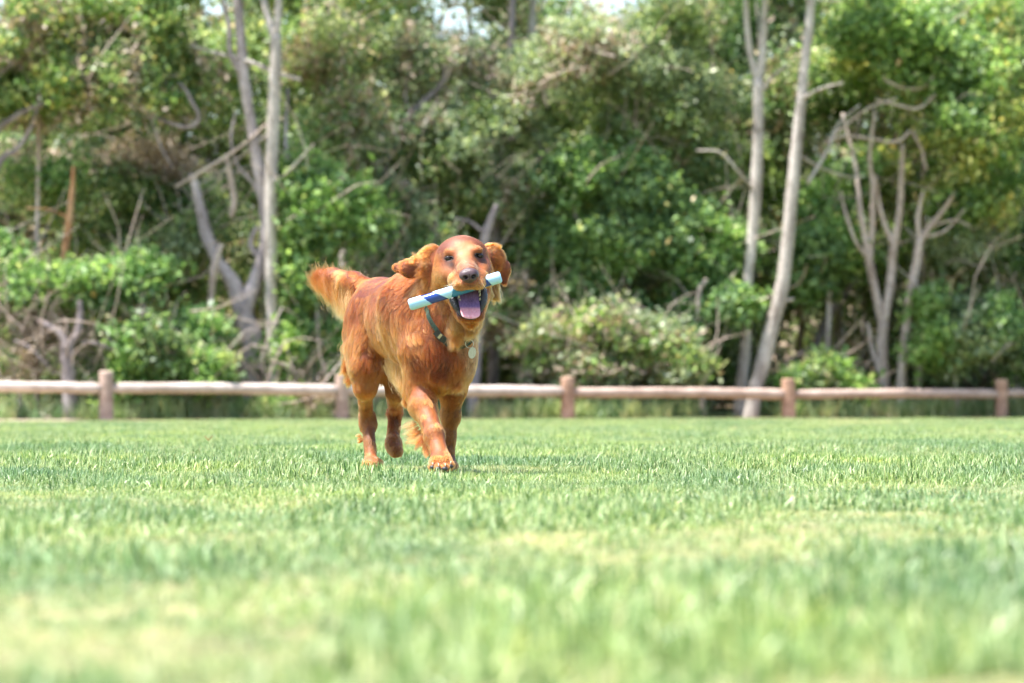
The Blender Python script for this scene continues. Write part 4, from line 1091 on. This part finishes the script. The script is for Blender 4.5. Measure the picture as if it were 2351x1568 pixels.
u1, u2 = hr.random(NH), hr.random(NH); m = u1 + u2 > 1; u1[m], u2[m] = 1 - u1[m], 1 - u2[m]
root = A_[ti] + (B_[ti] - A_[ti]) * u1[:, None] + (C_[ti] - A_[ti]) * u2[:, None]
nrm = grad(root)
inf = guide(root)
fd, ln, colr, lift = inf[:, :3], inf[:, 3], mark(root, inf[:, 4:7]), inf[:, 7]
keep = np.ones(NH, bool)
for e in EYES: keep &= elld(root, e, (.0140, .03, .0070)) > 1
keep &= ~((elld(root, P(1014, 458, 11.76), (.052, .075, .056)) < 1.0) & (root[:, 2] < P(0, 388, 11.7).z))
keep &= elld(root, BARE[0][0], BARE[0][1]) > 1
keep &= ~((elld(root, P(852, 1478, 11.76), (.045, .05, .012)) < 1))
# collar band lies here: thin the coat under it
CB = [P(q[0], q[1], q[2]) for q in ((772, 530, 11.99), (800, 590, 11.97), (835, 645, 11.95), (880, 695, 11.93))]
dc = np.full(NH, 9.0)
for a, b in zip(CB[:-1], CB[1:]):
    a, b = np.array(a), np.array(b); h = np.clip(((root - a) @ (b - a)) / ((b - a) @ (b - a)), 0, 1)
    dd = root - (a + h[:, None] * (b - a)); dc = np.minimum(dc, np.sqrt(dd[:, 0] ** 2 + dd[:, 2] ** 2 + 0.1 * dd[:, 1] ** 2))
keep &= dc > 0.009
root, nrm, fd, ln, colr, lift = root[keep], nrm[keep], fd[keep], ln[keep], colr[keep], lift[keep]
N = len(root)
def n3(Pn, s, seed):
    return np.stack([vnoise(Pn[:, 0] * 1.0 + 9 + Pn[:, 1] * .7, Pn[:, 2] + 9 + Pn[:, 1] * .3, s, seed + i) - .5 for i in range(3)], -1)
fd = fd + n3(root, .055, 100) * 0.60 + n3(root, .020, 110) * 0.32 * np.clip(ln / .03, .2, 1.2)[:, None] + hr.normal(0, .10, (N, 3))
t_ = fd - (fd * nrm).sum(1)[:, None] * nrm
tl = np.linalg.norm(t_, axis=1)[:, None]; t_ /= tl + 1e-6
ln = (ln * .66 + .0012) * hr.uniform(.55, 1.15, N) * (0.8 + 0.5 * vnoise(root[:, 0] + 5, root[:, 2] + root[:, 1] + 5, .03, 140))
lf = lift * .75 * (1 + 0.35 * hr.normal(size=N)) + .30 * (vnoise(root[:, 0] + root[:, 1] * .6 + 7, root[:, 2] + 7, .022, 150) - .42); lf = np.clip(lf, .04, .9)
lf = np.where(elld(root, P(985, 240, 11.88), (.21, .17, .115)) < 1, lf * .55, lf)
d0 = t_ * 1.0 + nrm * lf[:, None] * 1.2; d0 /= np.linalg.norm(d0, axis=1)[:, None]
fdn = fd / (np.linalg.norm(fd, axis=1)[:, None] + 1e-9)
K = 5
pts = np.zeros((N, K, 3)); pts[:, 0] = root - nrm * .0015
d = d0.copy(); step_ = ln / (K - 1)
for k in range(1, K):
    pts[:, k] = pts[:, k - 1] + d * step_[:, None]
    # bend back to the coat's lie, a little gravity on long hair
    d = d * .72 + t_ * .16 + fdn * .12 + np.array([0, 0, -.16]) * np.clip((ln - .03) / .04, 0, 1)[:, None]
    d /= np.linalg.norm(d, axis=1)[:, None]
# locks: strands lean to their lock's leader
nl = int(N / 22)
lead = hr.choice(N, nl, replace=False)
kt = KDTree(nl)
for j, q in enumerate(root[lead]): kt.insert(q, j)
kt.balance()
own = np.fromiter((kt.find(q)[1] for q in root), int, N)
L_ = lead[own]
off = root - root[L_]
far = np.linalg.norm(off, axis=1)
cs = np.clip((ln - .008) / .03, 0, .66) * np.clip(1.2 - far / .02, 0, 1)
for k in range(1, K):
    f = cs * (k / (K - 1)) ** 1.3
    pts[:, k] = pts[:, k] * (1 - f[:, None]) + (pts[L_, k] + off * .15) * f[:, None]
# and those locks gather again into wider ones, as a wavy coat does
nb = int(N / 260); lead2 = hr.choice(N, nb, replace=False)
kt = KDTree(nb)
for j, q in enumerate(root[lead2] * np.array([1, 1, .55])): kt.insert(q, j)
kt.balance()
own2 = np.fromiter((kt.find(q)[1] for q in root * np.array([1, 1, .55])), int, N)
L2 = lead2[own2]; off = root - root[L2]
onhead = (elld(root, P(985, 240, 11.88), (.145, .17, .115)) < 1) | (root[:, 2] > P(0, 130, 12).z)
cs2 = np.clip((ln - .012) / .03, 0, .42) * np.where(onhead, .12, 1)
for k in range(1, K):
    f = cs2 * (k / (K - 1)) ** 1.6
    pts[:, k] = pts[:, k] * (1 - f[:, None]) + (pts[L2, k] + off * .45) * f[:, None]
# the long fringes below: extra strands with their own shapes
extra = []
def fringe(n, pA, pB, dirs, L0, L1, c0, c1, curl=.25, spread=.01, locks=16):
    """n strands rooted between picture points pA and pB (cx, cy, Y), leaving along dirs"""
    a, b = np.array(P(*pA)), np.array(P(*pB))
    ls = hr.random(locks); lang = hr.normal(0, .22, (locks, 3)); ll = hr.uniform(L0, L1, locks); lc = hr.random(locks); lw = hr.normal(0, 1, (locks, 3))
    j = hr.integers(0, locks, n); s = np.clip(ls[j] + hr.normal(0, .03, n), 0, 1)
    r0 = a + (b - a) * s[:, None] + hr.normal(0, spread, (n, 3)) * np.array([1, .6, 1])
    d_ = np.array([(dirs[0], -dirs[2], -dirs[1])], float) / np.linalg.norm(dirs) + lang[j]; d_ = d_ / np.linalg.norm(d_, axis=1)[:, None]
    Ls = ll[j] * hr.uniform(.75, 1.05, n)
    q = np.zeros((n, K, 3)); q[:, 0] = r0
    cent = a + (b - a) * ls[j][:, None]
    for k in range(1, K):
        t = k / (K - 1)
        q[:, k] = q[:, k - 1] + d_ * (Ls / (K - 1))[:, None]
        d_ = d_ + np.array([0, 0, -.10]) + lw[j] * curl * .35 + hr.normal(0, .04, (n, 3)); d_ /= np.linalg.norm(d_, axis=1)[:, None]
    for k in range(1, K):
        t = (k / (K - 1)) ** 1.2
        mean = np.zeros((locks, 3)); np.add.at(mean, j, q[:, k]); c_ = np.bincount(j, minlength=locks)[:, None]; mean /= np.maximum(c_, 1)
        q[:, k] = q[:, k] * (1 - .60 * t) + mean[j] * .60 * t
    c = np.array(c0) + (np.array(c1) - np.array(c0)) * np.clip(lc[j] + hr.normal(0, .1, n), 0, 1)[:, None]
    extra.append((q, c))
fringe(2600, (930, 560, 11.86), (1075, 570, 11.86), (-.1, 1, .2), .04, .085, GOLD, CREAM, .3, .012, 26)           # throat
fringe(1500, (880, 590, 11.90), (960, 640, 11.87), (0, 1, .25), .05, .085, GOLD, LIGHT, .3, .012, 16)
fringe(900, (1120, 330, 11.92), (1180, 390, 11.92), (.5, 1, 0), .035, .07, LIGHT, CREAM, .3, .008, 12)             # behind the photo-right ear
fringe(700, (730, 370, 11.95), (790, 420, 11.92), (-.6, .9, 0), .03, .06, GOLD, LIGHT, .4, .01, 12)
fringe(500, (700, 230, 11.94), (810, 150, 11.92), (-1, -.35, 0), .02, .045, GOLD, LIGHT, .35, .006, 18)            # wisps on the ear
fringe(420, (1135, 130, 11.92), (1190, 150, 11.92), (.5, -.7, 0), .012, .03, GOLD, LIGHT, .3, .005, 10)
fringe(420, (690, 1180, 12.0), (750, 1300, 11.93), (-1, .35, -.2), .025, .070, SHADE, GOLD, .30, .007, 30)         # foreleg feathers
fringe(500, (745, 1270, 11.93), (785, 1370, 11.88), (-.6, .9, -.1), .02, .038, SHADE, GOLD, .3, .006, 24)
fringe(400, (640, 1000, 12.02), (660, 1090, 12.02), (-1, .5, -.1), .015, .03, GOLD, LIGHT, .3, .006, 10)
fringe(6000, (170, 340, 12.84), (300, 380, 12.77), (.22, 1, 0), .05, .095, GOLD, LIGHT, .10, .020, 110)
fringe(8000, (260, 370, 12.79), (400, 430, 12.70), (.02, 1, 0), .08, .125, LIGHT, CREAM, .08, .022, 130)             # tail feathers
fringe(5500, (95, 305, 12.88), (230, 335, 12.83), (.35, 1, 0), .035, .070, GOLD, LIGHT, .12, .017, 90)
fringe(1600, (560, 830, 12.3), (640, 960, 12.1), (0, 1, 0), .03, .05, GOLD, CREAM, .25, .015, 26)                # belly
fringe(700, (270, 700, 12.66), (300, 940, 12.62), (-.5, 1, 0), .03, .05, GOLD, LIGHT, .3, .008, 18)               # breeches
fringe(250, (355, 1250, 12.68), (375, 1300, 12.68), (-1, .3, 0), .012, .022, GOLD, LIGHT, .3, .003, 5)
fringe(700, (850, 900, 11.93), (980, 960, 11.95), (-.2, 1, .2), .025, .045, GOLD, LIGHT, .4, .01, 18)
# whiskers
for sx, base in ((-1, (955, 345, 11.66)), (1, (1075, 340, 11.66))):
    fringe(9, (base[0] - 18, base[1] - 14, base[2]), (base[0] + 18, base[1] + 10, base[2]), (sx * .9, .5, .6), .035, .06, CREAM, CREAM, .1, .004, 9)
cvar = colr * (0.80 + 0.45 * hr.random(N))[:, None] * (((0.66 + 0.68 * hr.random(nl)[own]) * (0.80 + 0.40 * hr.random(nb)[own2])) ** np.where((root[:, 2] < .34) | (ln < .012), .35, 1))[:, None]
warm = hr.random(N)[:, None]
cvar = cvar * (1 - .12 * warm * np.array([0, .5, 1]))
allp = np.concatenate([pts] + [e[0] for e in extra]); allc = np.concatenate([cvar] + [e[1] * hr.uniform(.8, 1.15, (len(e[0]), 1)) for e in extra])
allc = np.clip(allc * np.array([.94, .73, .52]), .003, .9)
NA = len(allp)
cu = bpy.data.hair_curves.new('fur')
cu.add_curves([K] * NA)
cu.points.foreach_set('position', allp.astype(np.float32).ravel())
Lall = np.concatenate([ln] + [np.full(len(e[0]), .05) for e in extra])
r0 = np.clip(.00022 + Lall * .006, .00022, .00040)
rad = r0[:, None] * np.array([1, .95, .8, .55, .18])[None]
cu.points.foreach_set('radius', rad.astype(np.float32).ravel())
ca = cu.attributes.new('strand_colour', 'FLOAT_COLOR', 'POINT')     # roots darkened, tips lightened: depth shading painted into the coat
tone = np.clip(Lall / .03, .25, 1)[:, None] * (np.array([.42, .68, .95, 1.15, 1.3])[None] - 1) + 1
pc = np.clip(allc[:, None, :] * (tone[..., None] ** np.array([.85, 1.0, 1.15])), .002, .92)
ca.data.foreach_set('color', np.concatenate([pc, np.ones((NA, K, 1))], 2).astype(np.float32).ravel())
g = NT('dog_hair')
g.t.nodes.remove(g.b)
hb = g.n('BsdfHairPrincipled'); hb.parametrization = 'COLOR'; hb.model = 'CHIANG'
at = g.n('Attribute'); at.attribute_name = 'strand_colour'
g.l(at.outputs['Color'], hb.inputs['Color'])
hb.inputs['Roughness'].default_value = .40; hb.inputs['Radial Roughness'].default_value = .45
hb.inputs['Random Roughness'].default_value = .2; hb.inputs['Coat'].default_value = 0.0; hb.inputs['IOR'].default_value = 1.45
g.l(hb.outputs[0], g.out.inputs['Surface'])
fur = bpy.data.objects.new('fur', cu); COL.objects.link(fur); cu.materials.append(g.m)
fur.parent = dog; fur.matrix_parent_inverse = Matrix.Translation(-Vector(dog.location))
fur['kind'] = 'stuff'

# --- eyes
def uvs(c, r, nu=24, nv=16, rot=None):
    V, F = [], []
    for i in range(nv + 1):
        th_ = math.pi * i / nv
        for j in range(nu):
            ph = 2 * math.pi * j / nu
            V.append((r[0] * math.sin(th_) * math.cos(ph), r[1] * math.sin(th_) * math.sin(ph), r[2] * math.cos(th_)))
    for i in range(nv):
        for j in range(nu):
            F.append((i * nu + j, (i + 1) * nu + j, (i + 1) * nu + (j + 1) % nu, i * nu + (j + 1) % nu))
    V = np.array(V)
    if rot is not None: V = V @ np.array(rot.to_3x3()).T
    return V + np.array(c), F
M_EYE = simple_mat('dog_eye', (.018, .009, .005), .12, Specular_IOR_Level=.45)
M_LID = simple_mat('dark_eyelid_skin', (.02, .011, .009), .7)
for e, tl_ in zip(EYES, (R(-8), R(14))):
    s_, _ = surf(0, 0) if False else (e, None)
    V, F = uvs((e[0], e[1] + .0108, e[2]), (.0112, .0112, .0112))
    add('eye', mesh('eye', V, F), dog, M_EYE)
    # lids: a rim ring round the slit
    rows = []
    for j in range(25):
        a = 2 * math.pi * j / 24
        x_ = .0125 * math.cos(a); z_ = .0052 * math.sin(a) * (1 if math.sin(a) > 0 else .75)
        xr = x_ * math.cos(tl_) + z_ * math.sin(tl_); zr = -x_ * math.sin(tl_) + z_ * math.cos(tl_)
        h_ = bvh.ray_cast(Vector((e[0] + xr * 1.12, 11.2, e[2] + zr * 1.2)), Vector((0, 1, 0)))
        yy = min(h_[0].y if h_[0] is not None else e[1], e[1] + .004) + .0004
        rows.append((e[0] + xr, yy, e[2] + zr, .0012 if math.sin(a) < 0 else .0017))
    V, F = tube(rows, 49, 6, cap=False)
    add('eyelid', mesh('eyelid', V, F), dog, M_LID)

# --- nose: leather with two nostril pits
def nose_mesh():
    nu, nv = 56, 36
    c = np.array(P(1018, 304, 11.632))
    V, F = [], []
    for i in range(nv + 1):
        th_ = math.pi * i / nv
        for j in range(nu):
            ph = 2 * math.pi * j / nu
            x_ = math.sin(th_) * math.cos(ph); z_ = math.sin(th_) * math.sin(ph); y_ = -math.cos(th_)
            w_ = .0300 * (1 + .06 * z_ - .10 * (z_ < -.3) * abs(z_)); h_ = .0235
            X, Z, Yd = x_ * w_, z_ * h_, y_ * .019
            if z_ < 0: X *= 1 - .35 * z_ * z_
            if y_ < 0:
                for sx in (-1, 1):
                    d_ = math.hypot((X - sx * .0128 + (.0022 * sx if Z < -.004 else 0)) / .0068, (Z + .0040) / .0062)
                    Yd += .012 * max(0, 1 - d_ ** 2) ** .7 if d_ < 1 else 0
                    d2 = math.hypot((X - sx * .0205) / .006, (Z + .0100) / .0030)
                    Yd += .006 * max(0, 1 - d2 * d2)
                Yd += .0022 * math.exp(-(X / .0012) ** 2) * (Z < .002)
            V.append((X, Yd, Z))
    for i in range(nv):
        for j in range(nu):
            F.append((i * nu + j, i * nu + (j + 1) % nu, (i + 1) * nu + (j + 1) % nu, (i + 1) * nu + j))
    rot = Matrix.Rotation(R(-6), 3, 'Y') @ Matrix.Rotation(R(6), 3, 'Z')
    return np.array(V) @ np.array(rot).T + c, F
g = NT('nose_leather')
vo = g.n('TexVoronoi'); vo.inputs['Scale'].default_value = 700; g.l(g.pos(), vo.inputs['Vector'])
g.l(g.ramp(g.noise(70, 3, g.pos()), [(.3, (.05, .026, .028)), (.7, (.105, .060, .064))]), g.b.inputs['Base Color'])
g.b.inputs['Roughness'].default_value = .36
g.bump(vo.outputs['Distance'], .35, .0015)
V, F = nose_mesh()
nose = add('nose', mesh('nose', V, F), dog, g.m)
for sx in (-1, 1):
    c = P(1018 + sx * 26, 312 - sx * 2, 11.6235)
    V, F = uvs(c, (.0056, .006, .0050))
    add('nostril', mesh('nostril', V, F), nose, simple_mat('nostril_dark', (.006, .004, .005), .6))

# --- mouth lining, lips, tongue, teeth
g = NT('black_lip_skin')
g.b.inputs['Base Color'].default_value = (.010, .010, .022, 1); g.b.inputs['Roughness'].default_value = .28
g.b.inputs['Specular IOR Level'].default_value = .8
g.bump(g.noise(260, 4, g.pos()), .9, .004)
M_LIP = g.m
def lip(rows, sq=.5, n=22):
    V, F = tube([(*P(a, b, c), r) for a, b, c, r in rows], n, 12, .06, hr)
    return V, F
for rows in (((905, 395, 11.76, .008), (916, 430, 11.755, .0120), (932, 470, 11.75, .0125), (952, 505, 11.745, .010), (975, 540, 11.74, .004)),
             ((1100, 372, 11.76, .008), (1104, 410, 11.755, .0125), (1100, 455, 11.75, .0140), (1096, 485, 11.745, .011), (1080, 520, 11.74, .005)),
             ((955, 515, 11.738, .004), (980, 548, 11.725, .0038), (1030, 564, 11.716, .0036), (1070, 548, 11.725, .0036), (1082, 515, 11.738, .0040))):
    V, F = lip(rows)
    add('lip', mesh('lip', V, F), dog, M_LIP)
V, F = uvs(P(1015, 455, 11.80), (.046, .030, .052))
add('mouth_lining', mesh('mouth_lining', V, F), dog, simple_mat('mouth_dark', (.035, .012, .016), .5))
# tongue
def tongue():
    nu, nv = 25, 33
    ctr = [(1015, 385, 11.770, 56, .006), (1014, 420, 11.755, 60, .006), (1018, 460, 11.735, 62, .005), (1024, 500, 11.705, 60, .004), (1028, 530, 11.678, 57, .002), (1029, 548, 11.668, 50, -.001), (1029, 560, 11.668, 32, -.001)]
    c = catmull([(*P(a, b, d_), w_ * .513e-3, cu_) for a, b, d_, w_, cu_ in ctr], nv)
    V = []
    for lay in (0, 1):
        for i in range(nv):
            for j in range(nu):
                s = -1 + 2 * j / (nu - 1)
                yy = c[i, 1] - c[i, 4] * (abs(s) ** 2) + .0035 * math.exp(-(s / .10) ** 2) + .0009 * math.sin(s * 22 + 3 * math.sin(i * .3)) * (1 - s * s)
                th_ = .007 * math.sqrt(max(0, 1 - s * s)) * lay
                V.append((c[i, 0] + s * c[i, 3], yy + th_, c[i, 2] - .002 * (1 - s * s)))
    F = []
    for lay in (0, 1):
        b = lay * nu * nv
        for i in range(nv - 1):
            for j in range(nu - 1):
                q = (b + i * nu + j, b + (i + 1) * nu + j, b + (i + 1) * nu + j + 1, b + i * nu + j + 1)
                F.append(q if lay == 0 else q[::-1])
    for i in range(nv - 1):
        for j, s in ((0, 1), (nu - 1, -1)):
            q = (i * nu + j, nu * nv + i * nu + j, nu * nv + (i + 1) * nu + j, (i + 1) * nu + j); F.append(q[::s])
    F.append(tuple((nv - 1) * nu + j for j in range(nu)) + tuple(nu * nv + (nv - 1) * nu + j for j in range(nu))[::-1])
    return V, F
V, F = tongue()
g = NT('tongue_skin')
sx_ = g.n('SeparateXYZ'); g.l(g.pos(), sx_.inputs[0])
z0, z1 = P(0, 505, 11.69).z, P(0, 488, 11.69).z
mr = g.n('MapRange'); mr.inputs['From Min'].default_value = z0; mr.inputs['From Max'].default_value = z1
g.l(sx_.outputs['Z'], mr.inputs['Value'])
purple = g.ramp(g.noise(90, 4, g.pos((3, 1, .5))), [(.3, (.19, .115, .25)), (.7, (.32, .20, .38))])
pink = g.ramp(g.noise(120, 3, g.pos((2, 1, .6))), [(.3, (.74, .28, .31)), (.7, (.86, .46, .48))])
col = g.mix(mr.outputs[0], pink, purple)
dst = g.n('VectorMath', operation='DISTANCE'); g.l(g.n('NewGeometry').outputs['Position'], dst.inputs[0]); dst.inputs[1].default_value = P(1032, 468, 11.742)
spot = g.ramp(dst.outputs['Value'], [(0.0, (.16, .14, .20)), (.0055, (.16, .14, .20)), (.0075, (1, 1, 1))])
g.l(g.mix(1.0, col, spot, 'MULTIPLY'), g.b.inputs['Base Color'])
g.b.inputs['Roughness'].default_value = .33; g.b.inputs['Subsurface Weight'].default_value = .25
g.b.inputs['Subsurface Radius'].default_value = (.006, .002, .002)
g.bump(g.noise(300, 3, g.pos((2, 1, .7))), .35, .002)
add('tongue', mesh('tongue', V, F), dog, g.m)
M_TOOTH = simple_mat('tooth', (.5, .46, .34), .3)
for cx_, cz_, y_, h_, w_ in ((950, 408, 11.748, .012, .0042), (957, 432, 11.742, .010, .0036), (963, 455, 11.738, .009, .0034), (1082, 395, 11.748, .011, .004), (1084, 420, 11.744, .009, .0034), (1083, 446, 11.740, .008, .0032)):
    p = P(cx_, cz_, y_)
    V, F = tube([(p.x, p.y + .004, p.z - h_ * .5, w_), (p.x, p.y, p.z, w_ * .9), (p.x + .001, p.y - .002, p.z + h_ * .6, w_ * .35)], 7, 8)
    add('tooth', mesh('tooth', V, F), dog, M_TOOTH)

# --- claws and pads on the reaching paw
M_CLAW = simple_mat('pale_claw', (.40, .31, .23), .4)
M_PAD = simple_mat('dark_paw_pad', (.035, .03, .035), .55)
for cx_, cz_, y_, cl in ((797, 1462, 11.745, 0), (831, 1470, 11.722, 1), (872, 1470, 11.722, 1), (905, 1455, 11.745, 1)):
    p = P(cx_, cz_, y_)
    V, F = uvs(p, (.0095, .010, .0075)); add('paw_pad', mesh('paw_pad', V, F), dog, M_PAD)
    c = P(cx_ + 3, cz_ - 24, y_ - .003)
    V, F = tube([(c.x, c.y + .008, c.z + .003, .0024), (c.x, c.y, c.z, .0021), (c.x + .0005, c.y - .005, c.z - .005, .0008)], 7, 8)
    add('claw', mesh('claw', V, F), dog, M_CLAW)

# --- collar with buckle, ring and tag
def ribbon(path, width, thick):
    """path rows: point, outward normal"""
    p = np.array([np.array(a) for a, _ in path]); nn = np.array([np.array(b) for _, b in path])
    pp = catmull(np.concatenate([p, nn], 1), len(path) * 5)
    p, nn = pp[:, :3], pp[:, 3:]; nn /= np.linalg.norm(nn, axis=1)[:, None]
    t = np.gradient(p, axis=0); t /= np.linalg.norm(t, axis=1)[:, None]
    s = np.cross(t, nn); s /= np.linalg.norm(s, axis=1)[:, None]
    V = np.concatenate([p + s * width / 2, p - s * width / 2, p - s * width / 2 - nn * thick, p + s * width / 2 - nn * thick])
    n = len(p); F = []
    for i in range(n - 1):
        for a, b in ((0, 1), (1, 2), (2, 3), (3, 0)):
            F.append((a * n + i, b * n + i, b * n + i + 1, a * n + i + 1))
    F += [(0, n, 2 * n, 3 * n), (n - 1, 4 * n - 1, 3 * n - 1, 2 * n - 1)]
    return V, F
g = NT('patterned_collar_webbing')
n1 = g.noise(85, 2, g.pos((1.4, 1, 1)), .5, 1.5)
pat = g.ramp(n1, [(.40, (.07, .11, .09)), (.50, (.11, .15, .115)), (.515, (.03, .03, .035)), (.56, (.03, .03, .035)), (.58, (.15, .16, .11))], 'CONSTANT')
g.l(g.mix(1.0, pat, (.55, .6, .55), 'MULTIPLY'), g.b.inputs['Base Color']); g.b.inputs['Roughness'].default_value = .9; g.b.inputs['Specular IOR Level'].default_value = .1
M_WEB = g.m
M_BLACK = simple_mat('black_plastic', (.02, .02, .024), .3)
M_STEEL = simple_mat('steel', (.55, .53, .50), .28, Metallic=1.0)
cpath = []
for q in ((752, 496), (764, 518), (778, 548), (800, 595), (830, 640)):
    s_, n_ = surf(q[0] + 6, q[1], .011 if q[1] > 530 else .004); cpath.append((s_, n_))
col_o = None
V, F = ribbon(cpath, .014, .003)
collar = add('collar', mesh('collar', V, F, False), dog, M_WEB)
bp = [surf(q[0], q[1], .017) for q in ((828, 638), (850, 668), (874, 690), (898, 712))]
V, F = ribbon(bp, .021, .006)
add('buckle', mesh('buckle', V, F, False), collar, M_BLACK)
bp2 = [surf(q[0], q[1], .0185) for q in ((846, 660), (856, 670))]
V, F = ribbon(bp2, .016, .002)
add('buckle_slot', mesh('buckle_slot', V, F, False), collar, simple_mat('tan_webbing', (.40, .36, .20), .7))
bp3 = [surf(q[0], q[1], .010) for q in ((898, 712), (940, 722), (980, 712), (1012, 690), (1050, 650), (1075, 610))]
V, F = ribbon(bp3, .025, .003)
add('strap', mesh('strap', V, F, False), collar, M_WEB)
def ring(c, rx, rz, tr_, tilt=0.0, yaw=0.0):
    rows = []
    for j in range(33):
        a = 2 * math.pi * j / 32
        v_ = Vector((rx * math.cos(a), 0, rz * math.sin(a))); v_.rotate(Matrix.Rotation(yaw, 3, 'Z') @ Matrix.Rotation(tilt, 3, 'Y'))
        rows.append((c[0] + v_.x, c[1] + v_.y, c[2] + v_.z, tr_))
    return tube(rows, 65, 8, cap=False)
sp, _ = surf(1008, 680, .030)
yT = sp[1] - .004
V, F = ring(P(1010, 678, yT), .0100, .0105, .0020); add('collar_loop', mesh('collar_loop', V, F), collar, M_BLACK)
V, F = ring(P(1021, 716, yT - .003), .0130, .0125, .0009, .2, .3); add('split_ring', mesh('split_ring', V, F), collar, M_STEEL)
c = np.array(P(1037, 770, yT - .005)); V, F = [], []
seg = 40
for dy, s in ((-.0008, .95), (-.0012, .90), (.0008, .95), (.0012, .90)):
    for j in range(seg):
        a = 2 * math.pi * j / seg
        V.append((.0122 * math.cos(a) * s / .95, dy, .0180 * math.sin(a) * s / .95))
F = [tuple(range(seg, 2 * seg)), tuple(range(3 * seg, 4 * seg))[::-1]]
for j in range(seg):
    j2 = (j + 1) % seg
    F += [(seg + j, j, j2, seg + j2), (j, 2 * seg + j, 2 * seg + j2, j2), (2 * seg + j, 3 * seg + j, 3 * seg + j2, 2 * seg + j2)]
rot = Matrix.Rotation(R(8), 3, 'Y') @ Matrix.Rotation(R(20), 3, 'Z')
g = NT('brushed_tag'); g.l(g.ramp(g.noise(400, 3, g.pos()), [(.3, (.42, .40, .30)), (.7, (.60, .58, .46))]), g.b.inputs['Base Color'])
g.b.inputs['Roughness'].default_value = .5; g.b.inputs['Metallic'].default_value = .55
add('name_tag', mesh('name_tag', np.array(V) @ np.array(rot).T + c, F, False), collar, g.m)

# --- the chew stick in the mouth: raised dimpled bands, smooth spiral groove between
A0, A1 = np.array(P(655, 482, 11.700)), np.array(P(1212, 310, 11.704))
def stick():
    ax = A1 - A0; L = np.linalg.norm(ax); ax /= L
    u_ = np.cross(ax, [0, 0, 1.0]); u_ /= np.linalg.norm(u_); v_ = np.cross(u_, ax)
    n, seg, rad_ = 240, 56, .0180
    V, F, M = [], [], []
    def band(s, a):
        # fraction along plus spiral offset; picture-side angle a=0 faces the camera, positive up
        q = s - .060 * math.sin(a) * 1.0
        # 0 light 1 dark navy 2 teal
        for lo_, hi_, k_ in ((-1, .155, 0), (.155, .315, 1), (.315, .475, 0), (.475, .74, 2), (.74, .865, 1), (.865, 2, 0)):
            pass
        sp_ = s + .085 * a / math.pi * 2
        return q
    for i in range(n + 1):
        s = i / n; tt = s * L
        e = 1.0
        edge_ = min(tt, L - tt)
        if edge_ < .010: e = math.sqrt(max(0.0, 1 - ((.010 - edge_) / .010) ** 2)) * .35 + .65 if edge_ > 0 else .62
        for j in range(seg):
            a = 2 * math.pi * j / seg
            up_ = math.sin(a)                        # 1 top, -1 bottom
            f0 = s + .045 * up_; f1 = s + .07 * up_
            k_ = 0
            if f0 > .185 and f1 < .345: k_ = 1
            elif s - .03 * up_ > .47 and s < .80: k_ = 2
            elif s >= .80 and s + .03 * up_ < .855: k_ = 1
            rr_ = rad_ * e * (1.0 if k_ == 0 else .93)
            if k_ == 0 and edge_ > .010 and (i + (j % 2) * 1) % 2 == 0 and j % 2 == 0: rr_ *= .985
            V.append(A0 + ax * tt + (-u_ * math.cos(a) + v_ * up_) * rr_); M.append(k_)
    for i in range(n):
        for j in range(seg):
            F.append((i * seg + j, i * seg + (j + 1) % seg, (i + 1) * seg + (j + 1) % seg, (i + 1) * seg + j))
    F.append(tuple(range(seg))[::-1]); F.append(tuple(n * seg + j for j in range(seg)))
    return V, F, M
V, F, M = stick()
sm = mesh('chew_stick', V, F)
toy = thing('chew_stick', 'light blue and navy rubber fetch stick held crosswise in the mouth of the dog', 'dog toy', tuple(((A0 + A1) / 2)))
st = None
mats = [simple_mat('pale_blue_rubber', (.40, .66, .84), .5), simple_mat('navy_rubber', (.015, .05, .26), .22, Specular_IOR_Level=.7), simple_mat('teal_rubber', (.03, .20, .38), .35)]
# three coloured pieces as parts
Fq = [f for f in F if len(f) == 4]
key = [M[f[0]] if M[f[0]] == M[f[2]] else min(M[f[0]], M[f[2]]) for f in Fq]
Va = np.array(V)
bpy.data.meshes.remove(sm)
for k_, nm in ((0, 'dimpled_sleeve'), (1, 'navy_groove'), (2, 'teal_core')):
    fs = [f for f, q in zip(Fq, key) if q == k_] + ([f for f in F if len(f) > 4] if k_ == 0 else [])
    used = sorted({i for f in fs for i in f}); mp_ = {u_: i for i, u_ in enumerate(used)}
    cuts = {0: (-1, 60, 170, 999), 1: (-1, 130, 999), 2: (-1, 999)}[k_]
    for c0, c1 in zip(cuts[:-1], cuts[1:]):
        f2 = [f for f in fs if c0 <= f[0] // 56 < c1]
        if not f2: continue
        used = sorted({i for f in f2 for i in f}); mp_ = {u_: i for i, u_ in enumerate(used)}
        add(nm, mesh(nm, Va[used], [tuple(mp_[i] for i in f) for f in f2]), toy, mats[k_])

# --- a few dead leaves lying in the grass
M_DEAD = simple_mat('dead_leaf', (.50, .27, .14), .7)
for vx, vy, Y, lab in ((479, 1018, 17.5, 'small curled orange-brown leaf lying on the grass far left of the dog'),):
    p = Q(vx, vy, Y); V = []
    for i in range(5):
        for j in range(3):
            V.append((p.x + (i - 2) * .009, p.y + (j - 1) * .008 * (1 - abs(i - 2) * .35), .045 + .010 * abs(i - 2) + .006 * abs(j - 1)))
    F = [(i * 3 + j, i * 3 + j + 1, i * 3 + j + 4, i * 3 + j + 3) for i in range(4) for j in range(2)]
    tag(add('dead_leaf', mesh('dead_leaf', V, F), None, M_DEAD), lab, 'leaf')
